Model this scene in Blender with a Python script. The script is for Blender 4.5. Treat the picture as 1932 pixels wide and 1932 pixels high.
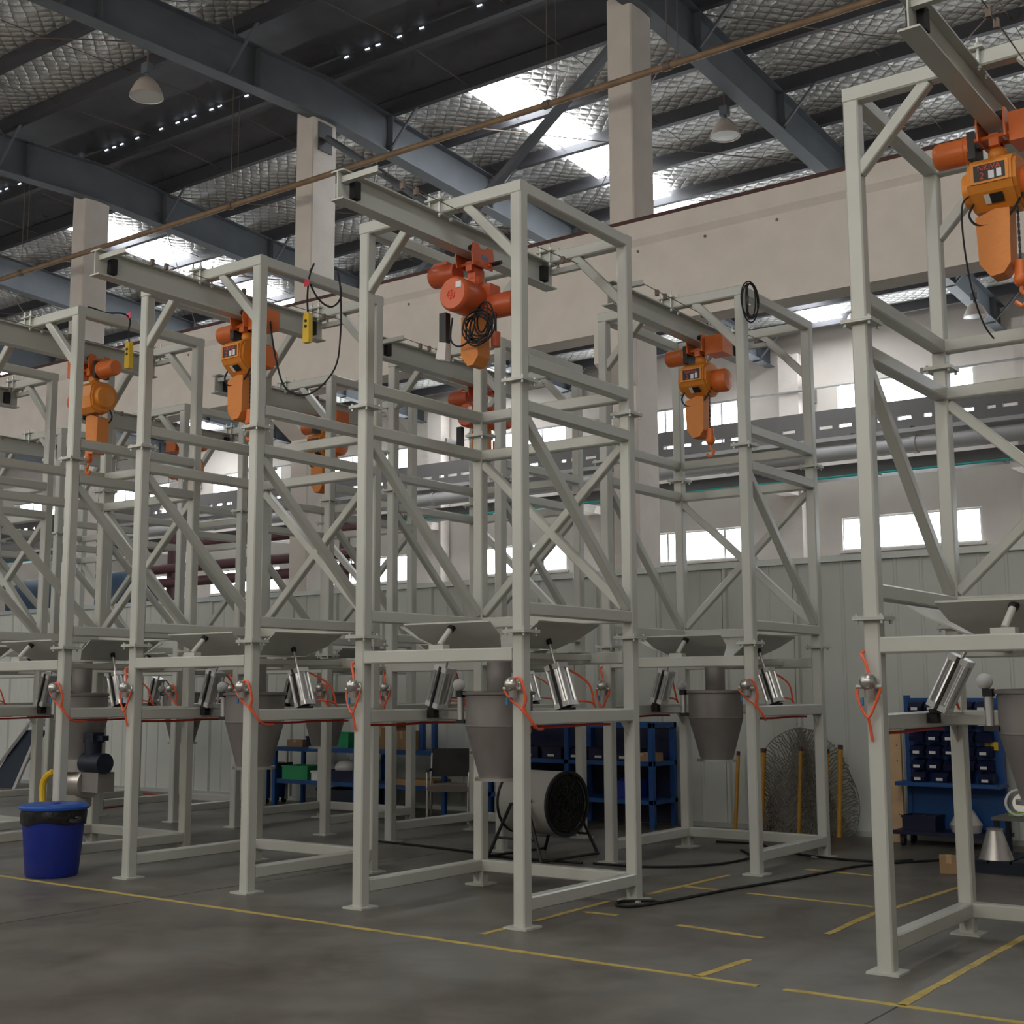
import bpy, math, random
from mathutils import Vector, Matrix
random.seed(7)
PI = math.pi
scene = bpy.context.scene
for o in list(bpy.data.objects):
    bpy.data.objects.remove(o)
COL = scene.collection

# ---------------------------------------------------------------- camera
F_PX = 2483.3
yaw, pitch, roll = 0.63, 0.1349, -0.0044
cam_data = bpy.data.cameras.new('camera')
cam_data.sensor_width = 36.0
cam_data.lens = F_PX / 1932 * 36.0
cam_data.clip_end = 200
cam = bpy.data.objects.new('camera', cam_data)
COL.objects.link(cam)
fw = Vector((-math.sin(yaw) * math.cos(pitch), math.cos(yaw) * math.cos(pitch), math.sin(pitch)))
rt = Vector((math.cos(yaw), math.sin(yaw), 0))
up = rt.cross(fw)
r2 = rt * math.cos(roll) + up * math.sin(roll)
u2 = -rt * math.sin(roll) + up * math.cos(roll)
M = Matrix((r2, u2, -fw)).transposed().to_4x4()
M.translation = Vector((5.5824, -7.7824, 1.6703))
cam.matrix_world = M
scene.camera = cam

# ---------------------------------------------------------------- light
SKY_PANE = 15.0       # daylight through roof panels
WIN_PANE = 12.0       # daylight through far windows
NEAR_FILL = 3.3      # frontal fill from unseen windows added in the near wall
world = bpy.data.worlds.new('world')
scene.world = world
world.use_nodes = True
world.node_tree.nodes['Background'].inputs[0].default_value = (0.75, 0.87, 1.0, 1)
world.node_tree.nodes['Background'].inputs[1].default_value = 1.0
vs = scene.view_settings
vs.view_transform = 'Standard'
vs.look = 'None'
vs.gamma = 1.0
vs.use_curve_mapping = False
vs.exposure = -0.1
scene.cycles.use_denoising = True
scene.cycles.use_light_tree = False
scene.cycles.max_bounces = 5
scene.cycles.diffuse_bounces = 3
scene.cycles.glossy_bounces = 3
scene.cycles.use_adaptive_sampling = True
scene.cycles.adaptive_threshold = 0.04
scene.cycles.adaptive_min_samples = 12
scene.cycles.sample_clamp_indirect = 6.0

# ---------------------------------------------------------------- materials
MATS = {}


def mat(name, col, rough=0.5, metal=0.0, noise=0.0, nscale=8.0, bump=0.0, bscale=40.0, emit=None, spec=0.5):
    m = bpy.data.materials.new(name)
    m.use_nodes = True
    nt = m.node_tree
    b = nt.nodes['Principled BSDF']
    b.inputs['Base Color'].default_value = (*col, 1)
    b.inputs['Roughness'].default_value = rough
    b.inputs['Metallic'].default_value = metal
    b.inputs['Specular IOR Level'].default_value = spec
    tc = nt.nodes.new('ShaderNodeTexCoord')
    if noise > 0:
        n = nt.nodes.new('ShaderNodeTexNoise')
        n.inputs['Scale'].default_value = nscale
        n.inputs['Detail'].default_value = 5
        r = nt.nodes.new('ShaderNodeValToRGB')
        r.color_ramp.elements[0].position = 0.3
        r.color_ramp.elements[1].position = 0.7
        r.color_ramp.elements[0].color = (*[c * (1 - noise) for c in col], 1)
        r.color_ramp.elements[1].color = (*[min(1, c * (1 + noise)) for c in col], 1)
        nt.links.new(tc.outputs['Object'], n.inputs['Vector'])
        nt.links.new(n.outputs['Fac'], r.inputs['Fac'])
        nt.links.new(r.outputs['Color'], b.inputs['Base Color'])
    if bump > 0:
        n2 = nt.nodes.new('ShaderNodeTexNoise')
        n2.inputs['Scale'].default_value = bscale
        bp = nt.nodes.new('ShaderNodeBump')
        bp.inputs['Strength'].default_value = bump
        bp.inputs['Distance'].default_value = 0.02
        nt.links.new(tc.outputs['Object'], n2.inputs['Vector'])
        nt.links.new(n2.outputs['Fac'], bp.inputs['Height'])
        nt.links.new(bp.outputs['Normal'], b.inputs['Normal'])
    if emit:
        b.inputs['Emission Color'].default_value = (*emit[0], 1)
        b.inputs['Emission Strength'].default_value = emit[1]
    MATS[name] = m
    return m


mat('paint', (0.525, 0.53, 0.485), 0.28, noise=0.03, nscale=3)
mat('paint_flap', (0.52, 0.52, 0.48), 0.45, noise=0.05)
mat('zinc', (0.55, 0.58, 0.56), 0.4, 0.6)
mat('steel', (0.55, 0.53, 0.51), 0.33, 0.9, noise=0.08, nscale=5)
mat('hopper', (0.27, 0.25, 0.24), 0.5, 0.45, noise=0.12, nscale=3)
mat('alu', (0.72, 0.72, 0.72), 0.3, 0.85)
mat('black', (0.02, 0.02, 0.022), 0.5)
mat('rubber', (0.012, 0.012, 0.014), 0.7)
mat('hose', (0.85, 0.13, 0.05), 0.35)
mat('hose_dark', (0.55, 0.03, 0.02), 0.45)
mat('orange', (0.75, 0.27, 0.035), 0.4)
mat('orange2', (0.72, 0.17, 0.035), 0.38)
mat('red_orange', (0.62, 0.12, 0.04), 0.35)
mat('bag', (0.70, 0.24, 0.05), 0.6, bump=0.5, bscale=12)
mat('yellow', (0.80, 0.52, 0.03), 0.45)
mat('pink', (0.8, 0.08, 0.12), 0.5)
mat('label_blue', (0.05, 0.2, 0.4), 0.4)
mat('label_white', (0.75, 0.75, 0.75), 0.4)
mat('label_red', (0.75, 0.06, 0.03), 0.5)
mat('plastic_wrap', (0.6, 0.58, 0.55), 0.3)
mat('bin_blue', (0.010, 0.028, 0.28), 0.4)
mat('lid_blue', (0.012, 0.085, 0.42), 0.35)
mat('bag_black', (0.012, 0.012, 0.014), 0.35, bump=0.6, bscale=14)
mat('rack_blue', (0.008, 0.075, 0.27), 0.45)
mat('rack_navy', (0.008, 0.012, 0.05), 0.5)
mat('motor_blue', (0.006, 0.014, 0.03), 0.5)
mat('cardboard', (0.42, 0.27, 0.14), 0.8, noise=0.08)
mat('wood', (0.62, 0.42, 0.24), 0.7, noise=0.12, nscale=6)
mat('green', (0.02, 0.35, 0.13), 0.45)
mat('lime', (0.22, 0.50, 0.05), 0.5)
mat('concrete_white', (0.80, 0.73, 0.67), 0.75, noise=0.05, nscale=2.5, bump=0.25, bscale=30)
mat('wall_cream', (0.78, 0.72, 0.66), 0.8, noise=0.05, nscale=1.2)
mat('wall_grey', (0.50, 0.50, 0.50), 0.8, noise=0.05, nscale=1.0)
mat('panel', (0.62, 0.64, 0.60), 0.5, noise=0.03, nscale=1.5)
mat('girder', (0.13, 0.145, 0.165), 0.6, noise=0.1, nscale=2)  # haze put into the colour: girder and purlin greys lifted
mat('purlin', (0.06, 0.06, 0.07), 0.55)
mat('roof_dark', (0.13, 0.13, 0.145), 0.6, noise=0.15, nscale=2)
mat('rust_rail', (0.10, 0.045, 0.04), 0.7)
mat('pipe_rust', (0.31, 0.205, 0.125), 0.55, noise=0.25, nscale=4)
mat('pipe_grey', (0.42, 0.41, 0.40), 0.5)
mat('duct_dark', (0.17, 0.16, 0.155), 0.6)
mat('teal', (0.03, 0.38, 0.33), 0.5)
mat('maroon', (0.09, 0.03, 0.035), 0.5)
mat('tank_blue', (0.02, 0.05, 0.09), 0.5)
mat('rod', (0.20, 0.15, 0.12), 0.6)
mat('lamp_shade', (0.62, 0.54, 0.48), 0.35, 0.2)
mat('lamp_glass', (0.62, 0.62, 0.58), 0.2)
mat('lamp_lit', (1, 1, 1), 0.3, emit=((1, 1, 1), 6.0))
mat('sky_pane', (0.9, 0.9, 0.9), 0.5, emit=((0.93, 0.97, 1.0), SKY_PANE))
mat('win_pane', (0.9, 0.9, 0.9), 0.2, emit=((0.90, 0.96, 1.0), WIN_PANE))
mat('near_fill_pane', (0.9, 0.9, 0.9), 0.2, emit=((1.0, 0.93, 0.82), NEAR_FILL))
mat('leak', (1, 1, 1), 0.3, emit=((0.75, 0.88, 1.0), 2.5))
mat('frame_white', (0.70, 0.70, 0.70), 0.5)
mat('fan_grey', (0.42, 0.41, 0.38), 0.5)
mat('fabric', (0.20, 0.17, 0.15), 0.85, noise=0.1)
mat('mesh_wire', (0.19, 0.17, 0.145), 0.6, 0.3)
mat('post_yellow', (0.55, 0.28, 0.03), 0.5, noise=0.1)

# floor: worn concrete
m = bpy.data.materials.new('floor_concrete')
m.use_nodes = True
nt = m.node_tree
bs = nt.nodes['Principled BSDF']
tc = nt.nodes.new('ShaderNodeTexCoord')
n1 = nt.nodes.new('ShaderNodeTexNoise')
n1.inputs['Scale'].default_value = 0.45
n1.inputs['Detail'].default_value = 8
n1.inputs['Roughness'].default_value = 0.65
rp = nt.nodes.new('ShaderNodeValToRGB')
rp.color_ramp.elements[0].position = 0.32
rp.color_ramp.elements[1].position = 0.68
rp.color_ramp.elements[0].color = (0.105, 0.087, 0.075, 1)
rp.color_ramp.elements[1].color = (0.172, 0.164, 0.145, 1)
n2 = nt.nodes.new('ShaderNodeTexNoise')
n2.inputs['Scale'].default_value = 3.0
n2.inputs['Detail'].default_value = 8
mx = nt.nodes.new('ShaderNodeMixRGB')
mx.blend_type = 'OVERLAY'
mx.inputs['Fac'].default_value = 0.55
nt.links.new(tc.outputs['Object'], n1.inputs['Vector'])
nt.links.new(tc.outputs['Object'], n2.inputs['Vector'])
nt.links.new(n1.outputs['Fac'], rp.inputs['Fac'])
nt.links.new(rp.outputs['Color'], mx.inputs['Color1'])
nt.links.new(n2.outputs['Fac'], mx.inputs['Color2'])
n3 = nt.nodes.new('ShaderNodeTexNoise')
n3.inputs['Scale'].default_value = 0.9
n3.inputs['Detail'].default_value = 10
n3.inputs['Roughness'].default_value = 0.7
n3.inputs['Distortion'].default_value = 0.6
rs = nt.nodes.new('ShaderNodeValToRGB')
rs.color_ramp.elements[0].position = 0.36
rs.color_ramp.elements[1].position = 0.52
rs.color_ramp.elements[0].color = (0.62, 0.58, 0.55, 1)
rs.color_ramp.elements[1].color = (1, 1, 1, 1)
mx3 = nt.nodes.new('ShaderNodeMixRGB')
mx3.blend_type = 'MULTIPLY'
mx3.inputs['Fac'].default_value = 0.8
nt.links.new(tc.outputs['Object'], n3.inputs['Vector'])
nt.links.new(n3.outputs['Fac'], rs.inputs['Fac'])
nt.links.new(mx.outputs['Color'], mx3.inputs['Color1'])
nt.links.new(rs.outputs['Color'], mx3.inputs['Color2'])
nt.links.new(mx3.outputs['Color'], bs.inputs['Base Color'])
mr = nt.nodes.new('ShaderNodeMapRange')
mr.inputs['To Min'].default_value = 0.32
mr.inputs['To Max'].default_value = 0.6
nt.links.new(n2.outputs['Fac'], mr.inputs['Value'])
nt.links.new(mr.outputs['Result'], bs.inputs['Roughness'])
MATS['floor'] = m

# foil: quilted silver insulation under the roof
m = bpy.data.materials.new('foil')
m.use_nodes = True
nt = m.node_tree
bs = nt.nodes['Principled BSDF']
bs.inputs['Base Color'].default_value = (0.74, 0.735, 0.70, 1)
bs.inputs['Metallic'].default_value = 0.45
bs.inputs['Roughness'].default_value = 0.33
tc = nt.nodes.new('ShaderNodeTexCoord')
ns = nt.nodes.new('ShaderNodeTexNoise')
ns.inputs['Scale'].default_value = 2.2
ns.inputs['Detail'].default_value = 2
nt.links.new(tc.outputs['Object'], ns.inputs['Vector'])
vm = nt.nodes.new('ShaderNodeVectorMath')
vm.operation = 'MULTIPLY_ADD'
vm.inputs[1].default_value = (0.12, 0.12, 0.0)
nt.links.new(ns.outputs['Color'], vm.inputs[0])
nt.links.new(tc.outputs['Object'], vm.inputs[2])
mp = nt.nodes.new('ShaderNodeMapping')
mp.inputs['Rotation'].default_value = (0, 0, PI / 4)
nt.links.new(vm.outputs[0], mp.inputs['Vector'])
sp = nt.nodes.new('ShaderNodeSeparateXYZ')
nt.links.new(mp.outputs['Vector'], sp.inputs[0])


def mth(op, a, b=None):
    n = nt.nodes.new('ShaderNodeMath')
    n.operation = op
    for i, q in enumerate((a, b)):
        if q is None:
            continue
        if isinstance(q, (int, float)):
            n.inputs[i].default_value = q
        else:
            nt.links.new(q, n.inputs[i])
    return n.outputs[0]


sa = mth('ABSOLUTE', mth('SINE', mth('MULTIPLY', sp.outputs[0], 17.0)))
sb = mth('ABSOLUTE', mth('SINE', mth('MULTIPLY', sp.outputs[1], 17.0)))
pil = mth('POWER', mth('MULTIPLY', sa, sb), 0.5)
n9 = nt.nodes.new('ShaderNodeTexNoise')
n9.inputs['Scale'].default_value = 14
n9.inputs['Detail'].default_value = 3
nt.links.new(tc.outputs['Object'], n9.inputs['Vector'])
hh = mth('ADD', pil, mth('MULTIPLY', n9.outputs['Fac'], 0.9))
bp = nt.nodes.new('ShaderNodeBump')
bp.inputs['Strength'].default_value = 0.9
bp.inputs['Distance'].default_value = 0.04
nt.links.new(hh, bp.inputs['Height'])
nt.links.new(bp.outputs['Normal'], bs.inputs['Normal'])
cr = nt.nodes.new('ShaderNodeValToRGB')  # stitch lines and crease shading painted into the colour
cr.color_ramp.elements[0].position = 0.10
cr.color_ramp.elements[1].position = 0.34
cr.color_ramp.elements[0].color = (0.44, 0.43, 0.41, 1)
cr.color_ramp.elements[1].color = (0.88, 0.87, 0.84, 1)
nt.links.new(pil, cr.inputs['Fac'])
nt.links.new(cr.outputs['Color'], bs.inputs['Base Color'])
MATS['foil'] = m


# floor paint, worn away in places
m = mat('line_yellow', (0.50, 0.375, 0.095), 0.6, noise=0.25, nscale=9)


# ---------------------------------------------------------------- mesh helpers
class MB:
    def __init__(s):
        s.v, s.f, s.sm = [], [], []

    def add(s, vs_, fs, smooth=False):
        o = len(s.v)
        s.v += [tuple(p) for p in vs_]
        for f in fs:
            s.f.append(tuple(i + o for i in f))
            s.sm.append(smooth)
        return s

    def box(s, x0, x1, y0, y1, z0, z1):
        v = [(x, y, z) for z in (z0, z1) for y in (y0, y1) for x in (x0, x1)]
        return s.add(v, [(0, 2, 3, 1), (4, 5, 7, 6), (0, 1, 5, 4), (2, 6, 7, 3), (0, 4, 6, 2), (1, 3, 7, 5)])

    def prism(s, pts, a, b, axis):
        """polygon pts (2D) swept from a to b along axis 0/1/2"""
        n = len(pts)

        def P(p, t):
            q = list(p)
            q.insert(axis, t)
            return tuple(q)
        v = [P(p, a) for p in pts] + [P(p, b) for p in pts]
        fs = [(i, (i + 1) % n, n + (i + 1) % n, n + i) for i in range(n)]
        fs += [tuple(range(n))[::-1], tuple(range(n, 2 * n))]
        return s.add(v, fs)

    def beam(s, a, b, w, h=None, ch=0.1, upv=(0, 0, 1)):
        """square tube with softened edges from a to b"""
        a, b = Vector(a), Vector(b)
        h = h or w
        d = (b - a).normalized()
        u = Vector(upv)
        if abs(d.dot(u)) > 0.98:
            u = Vector((0, 1, 0))
        x = d.cross(u).normalized()
        y = x.cross(d)
        c = min(w, h) * ch
        pr = [(-w / 2 + c, -h / 2), (w / 2 - c, -h / 2), (w / 2, -h / 2 + c), (w / 2, h / 2 - c),
              (w / 2 - c, h / 2), (-w / 2 + c, h / 2), (-w / 2, h / 2 - c), (-w / 2, -h / 2 + c)]
        v = [a + x * p + y * q for p, q in pr] + [b + x * p + y * q for p, q in pr]
        fs = [(i, (i + 1) % 8, 8 + (i + 1) % 8, 8 + i) for i in range(8)]
        fs += [tuple(range(8))[::-1], tuple(range(8, 16))]
        return s.add(v, fs)

    def cyl(s, a, b, r, r2=None, n=16, caps=True):
        a, b = Vector(a), Vector(b)
        r2 = r if r2 is None else r2
        d = (b - a).normalized()
        u = Vector((0, 0, 1)) if abs(d.z) < 0.9 else Vector((1, 0, 0))
        x = d.cross(u).normalized()
        y = x.cross(d)
        v = []
        for c, rr in ((a, r), (b, r2)):
            v += [c + (x * math.cos(2 * PI * i / n) + y * math.sin(2 * PI * i / n)) * rr for i in range(n)]
        s.add(v, [(i, (i + 1) % n, n + (i + 1) % n, n + i) for i in range(n)], True)
        if caps:
            s.add(v, [tuple(range(n))[::-1], tuple(range(n, 2 * n))])
        return s

    def lathe(s, prof, c=(0, 0, 0), n=24, axis=2):
        """profile of (r, t) turned about an axis through c"""
        v = []
        for r, t in prof:
            for i in range(n):
                p = [r * math.cos(2 * PI * i / n), r * math.sin(2 * PI * i / n)]
                p.insert(axis, t)
                v.append((p[0] + c[0], p[1] + c[1], p[2] + c[2]))
        fs = []
        for k in range(len(prof) - 1):
            for i in range(n):
                j = (i + 1) % n
                fs.append((k * n + i, k * n + j, (k + 1) * n + j, (k + 1) * n + i))
        return s.add(v, fs, True)

    def tube(s, pts, r, n=8, sub=6):
        """round hose through points, Catmull-Rom"""
        P = [Vector(p) for p in pts]
        if sub > 1 and len(P) > 2:
            Q = []
            for i in range(len(P) - 1):
                p0, p1, p2, p3 = P[max(i - 1, 0)], P[i], P[i + 1], P[min(i + 2, len(P) - 1)]
                for k in range(sub):
                    t = k / sub
                    Q.append(0.5 * ((2 * p1) + (p2 - p0) * t + (2 * p0 - 5 * p1 + 4 * p2 - p3) * t * t + (3 * p1 - p0 - 3 * p2 + p3) * t ** 3))
            Q.append(P[-1])
            P = Q
        v = []
        ux = None
        for i, p in enumerate(P):
            d = (P[min(i + 1, len(P) - 1)] - P[max(i - 1, 0)]).normalized()
            if ux is None:
                u = Vector((0, 0, 1)) if abs(d.z) < 0.9 else Vector((1, 0, 0))
                ux = d.cross(u).normalized()
            ux = (ux - d * ux.dot(d)).normalized()
            uy = ux.cross(d)
            v += [p + (ux * math.cos(2 * PI * k / n) + uy * math.sin(2 * PI * k / n)) * r for k in range(n)]
        fs = []
        for i in range(len(P) - 1):
            for k in range(n):
                j = (k + 1) % n
                fs.append((i * n + k, i * n + j, (i + 1) * n + j, (i + 1) * n + k))
        s.add(v, fs, True)
        s.add(v, [tuple(range(n))[::-1], tuple(range((len(P) - 1) * n, len(P) * n))])
        return s

    def sphere(s, c, r, n=12, m_=8, sz=1.0):
        return s.lathe([(max(r * math.sin(PI * k / m_), 1e-4), -r * sz * math.cos(PI * k / m_)) for k in range(m_ + 1)], c, n)

    def mesh(s, name, mt):
        me = bpy.data.meshes.new(name)
        me.from_pydata(s.v, [], s.f)
        me.polygons.foreach_set('use_smooth', s.sm)
        me.materials.append(MATS[mt])
        if any(s.sm):
            me.set_sharp_from_angle(angle=math.radians(40))
        me.validate()
        me.update()
        return me


def text_mesh(txt, size, mt, depth=0.001):
    cu = bpy.data.curves.new('txt', 'FONT')
    cu.body = txt
    cu.size = size
    cu.extrude = depth
    cu.resolution_u = 2
    cu.align_x = 'CENTER'
    cu.align_y = 'CENTER'
    o = bpy.data.objects.new('txt', cu)
    COL.objects.link(o)
    dg = bpy.context.evaluated_depsgraph_get()
    me = bpy.data.meshes.new_from_object(o.evaluated_get(dg))
    bpy.data.objects.remove(o)
    me.materials.clear()
    me.materials.append(MATS[mt])
    return me


def obj(name, me, parent=None, loc=None, rot=None):
    o = bpy.data.objects.new(name, me)
    COL.objects.link(o)
    if parent:
        o.parent = parent
    if loc:
        o.location = loc
    if rot:
        o.rotation_euler = rot
    return o


def tag(o, label, cat, group=None):
    o['label'] = label
    o['category'] = cat
    if group:
        o['group'] = group
    return o


def thing(name, label, cat, loc=(0, 0, 0), rotz=0, group=None):
    o = bpy.data.objects.new(name, None)
    o.empty_display_size = 0.2
    COL.objects.link(o)
    o.location = loc
    o.rotation_euler = (0, 0, rotz)
    return tag(o, label, cat, group)


def struct(name, me, parent=None):
    o = obj(name, me, parent)
    if not parent:
        o['kind'] = 'structure'
    return o


STUFF = {'bolts', 'clamp_bolts', 'stub_bracket', 'tie_rods', 'tray_rungs', 'clip', 'joint_band', 'guard_wires', 'knots', 'panel_mark', 'button', 'sag_rod'}


def part(name, mb, mt, parent):
    o = obj(name, mb.mesh(name, mt), parent)
    if name in STUFF:
        o['kind'] = 'stuff'
    return o


# ================================================================ the hall
RIDGE_Y, RIDGE_Z, SL = 7.56, 12.22, 0.055
XL, XR = -46.0, 15.0
YN, YF = -11.0, 25.0
BAY = 6.2
COLX = [-3.5 + BAY * k for k in range(-6, 3)]


def roof_z(y):
    return RIDGE_Z - SL * abs(y - RIDGE_Y)


FLOOR = struct('floor', MB().box(XL, XR, YN, YF, -0.2, 0.0).mesh('floor', 'floor'))
for jx in (2.94, -3.3, -9.5):
    part('control_joint', MB().box(jx - 0.006, jx + 0.006, YN, 7.0, 0.0, 0.0008), 'motor_blue', FLOOR)

# ---- far wall with two bands of windows
WX0 = [-7.6 + 6.14 * k for k in range(-6, 4)]
WBANDS = ((5.25, 6.12), (8.0, 9.72))
WL = 3.6
wb = MB()
zs = [0.0, 5.25, 6.12, 8.0, 9.72, 11.35]
for i in (0, 2, 4):
    wb.box(XL, XR, YF, YF + 0.3, zs[i], zs[i + 1])
for (z0, z1) in WBANDS:
    x = XL
    for wx in WX0:
        if wx > x:
            wb.box(x, wx, YF, YF + 0.3, z0, z1)
        x = wx + WL
    wb.box(x, XR, YF, YF + 0.3, z0, z1)
wall_far = struct('wall_far', wb.mesh('wall_far', 'wall_cream'))
part('plinth', MB().box(XL, XR, YF - 0.06, YF - 0.002, 4.1, 5.15), 'wall_grey', wall_far)
nwin = 1
fr_me = {}
for bi, (z0, z1) in enumerate(WBANDS):
    f = MB()
    for xx in (0, 0.9, 2.7, 3.6):
        f.box(xx - 0.03 + (0.03 if xx == 0 else 0) - (0.03 if xx == 3.6 else 0), xx + 0.03, -0.02, 0.08, 0, z1 - z0)
    f.box(0, WL, -0.02, 0.08, 0, 0.05)
    f.box(0, WL, -0.02, 0.08, z1 - z0 - 0.05, z1 - z0)
    fm = f.mesh('window_frame', 'frame_white')
    pms = [MB().box(a + 0.03, b_ - 0.03, 0.02, 0.03, 0.05, z1 - z0 - 0.05).mesh('pane', 'win_pane') for a, b_ in ((0, 0.9), (0.9, 2.7), (2.7, 3.6))]
    sl = MB().box(-0.08, WL + 0.08, -0.14, 0.0, -0.07, 0.0).mesh('window_sill', 'wall_cream')
    for wx in WX0:
        if wx < -46 or wx > 6:
            continue
        w = struct('window_%d' % nwin, fm)
        w.location = (wx, YF + 0.06, z0)
        for k in range(3):
            obj('pane', pms[k], w)
        obj('window_sill', sl, w)
        nwin += 1

# ---- near wall behind the viewer, with unseen windows added for frontal fill, and the two end walls
wb = MB()
nb = [(0.0, 5.0), (9.2, 11.3)]
NBAND = ((5.0, 9.2),)
for a, b in nb:
    wb.box(XL, XR, YN - 0.3, YN, a, b)
NWX = [-43.4 + 6.2 * k for k in range(9)]
for (z0, z1) in NBAND:
    x = XL
    for wx in NWX:
        wb.box(x, wx, YN - 0.3, YN, z0, z1)
        x = wx + 4.8
    wb.box(x, XR, YN - 0.3, YN, z0, z1)
struct('wall_near', wb.mesh('wall_near', 'wall_cream'))
for (z0, z1) in NBAND:
    f = MB()
    for xx in (0, 1.2, 2.4, 3.6, 4.8):
        f.box(max(xx - 0.04, 0), min(xx + 0.04, 4.8), -0.05, 0.05, 0, z1 - z0)
    f.box(0, 4.8, -0.05, 0.05, 0, 0.06).box(0, 4.8, -0.05, 0.05, z1 - z0 - 0.06, z1 - z0)
    fm = f.mesh('window_frame', 'frame_white')
    pm = MB().box(0.04, 1.16, -0.01, 0.0, 0.06, z1 - z0 - 0.06).mesh('pane', 'near_fill_pane')
    for wx in NWX[3:]:  # added fill windows, out of view
        w = struct('window_%d' % nwin, fm)
        w.location = (wx, YN - 0.15, z0)
        for k in range(4):
            obj('pane', pm, w).location = (1.2 * k, 0, 0)
        nwin += 1


def gable(x0, x1):
    return MB().prism([(YN - 0.3, 0), (YF + 0.3, 0), (YF + 0.3, roof_z(YF)), (RIDGE_Y, RIDGE_Z), (YN - 0.3, roof_z(YN))], x0, x1, 0)


struct('wall_left', gable(XL - 0.3, XL).mesh('wall_left', 'wall_cream'))
struct('wall_right', gable(XR, XR + 0.3).mesh('wall_right', 'wall_cream'))

# ---- roof: sheet, purlins, rafters, foil quilts, skylights
T = 0.08
shell = MB().prism([(YN - 0.3, roof_z(YN - 0.3) + 0.1), (RIDGE_Y, RIDGE_Z + 0.1), (YF + 0.3, roof_z(YF + 0.3) + 0.1),
                    (YF + 0.3, roof_z(YF + 0.3) + 0.1 + T), (RIDGE_Y, RIDGE_Z + 0.1 + T), (YN - 0.3, roof_z(YN - 0.3) + 0.1 + T)], XL - 0.3, XR + 0.3, 0)
ceiling = struct('ceiling', shell.mesh('ceiling', 'roof_dark'))
PUR = [RIDGE_Y] + [9.15 + 1.5 * k for k in range(11)] + [5.35 - 1.5 * k for k in range(11)]
pm = MB()
pm.prism([(-0.05, 0.0), (0.05, 0.0), (0.05, -0.02), (-0.03, -0.02), (-0.03, -0.25), (0.06, -0.25), (0.06, -0.27), (-0.05, -0.27)], XL, XR, 0)
pme = pm.mesh('purlin', 'purlin')
for y in PUR:
    obj('purlin', pme, ceiling).location = (0, y, roof_z(y) + 0.06)
# quilted foil panels between purlins, one per bay
NXF, NYF = 12, 6


def foil_mesh(wx, wy, sgn):
    v, f = [], []
    for j in range(NYF + 1):
        for i in range(NXF + 1):
            a, b = i / NXF, j / NYF
            v.append((a * wx, b * wy, -SL * sgn * b * wy - 0.05 * math.sin(PI * b) * (0.6 + 0.4 * math.sin(a * 19 + b * 3))))
    for j in range(NYF):
        for i in range(NXF):
            k = j * (NXF + 1) + i
            f.append((k, k + NXF + 1, k + NXF + 2, k + 1))
    b = MB()
    b.add(v, f, True)
    return b.mesh('foil_panel', 'foil')


fa = foil_mesh(BAY - 0.02, 1.46, 1)
fb = foil_mesh(BAY - 0.02, 1.46, -1)
for cx in COLX[:-1]:
    if cx < -35:
        continue
    for k in range(11):
        y = 9.17 + 1.5 * k
        if y + 1.4 < YF + 0.5:
            obj('foil_panel', fa, ceiling).location = (cx, y, roof_z(y) + 0.03)
    for k in range(11):
        y = 5.35 - 1.5 * (k + 1) + 0.02
        if y > YN - 0.3:
            obj('foil_panel', fb, ceiling).location = (cx, y, roof_z(y) + 0.03)
# rafters: welded I girders on every column line
for cx in COLX:
    g = MB()
    for s_ in (1, -1):
        ye = (YF if s_ > 0 else YN)
        zt0, zt1 = roof_z(RIDGE_Y) - 0.2, roof_z(ye) - 0.2
        d0, d1 = 0.72, 0.60
        for (x0, x1, ta, tb) in ((-0.13, 0.13, 0, 0.016), (-0.13, 0.13, -1, 0), (-0.006, 0.006, -2, 0)):
            if ta == 0:
                q = [(RIDGE_Y, zt0), (ye, zt1), (ye, zt1 - 0.016), (RIDGE_Y, zt0 - 0.016)]
            elif ta == -1:
                q = [(RIDGE_Y, zt0 - d0), (ye, zt1 - d1), (ye, zt1 - d1 - 0.016), (RIDGE_Y, zt0 - d0 - 0.016)]
            else:
                q = [(RIDGE_Y, zt0), (ye, zt1), (ye, zt1 - d1), (RIDGE_Y, zt0 - d0)]
            g.prism(q, x0, x1, 0)
        n = 1
        for yy in [RIDGE_Y + s_ * (1.6 + 3.0 * k) for k in range(6)]:
            if YN < yy < YF:
                zz = roof_z(yy) - 0.2
                g.box(-0.125, 0.125, yy - 0.006, yy + 0.006, zz - 0.66, zz)
    obj('rafter', g.mesh('rafter', 'girder'), ceiling).location = (cx + 0.2, 0, 0)
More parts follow.
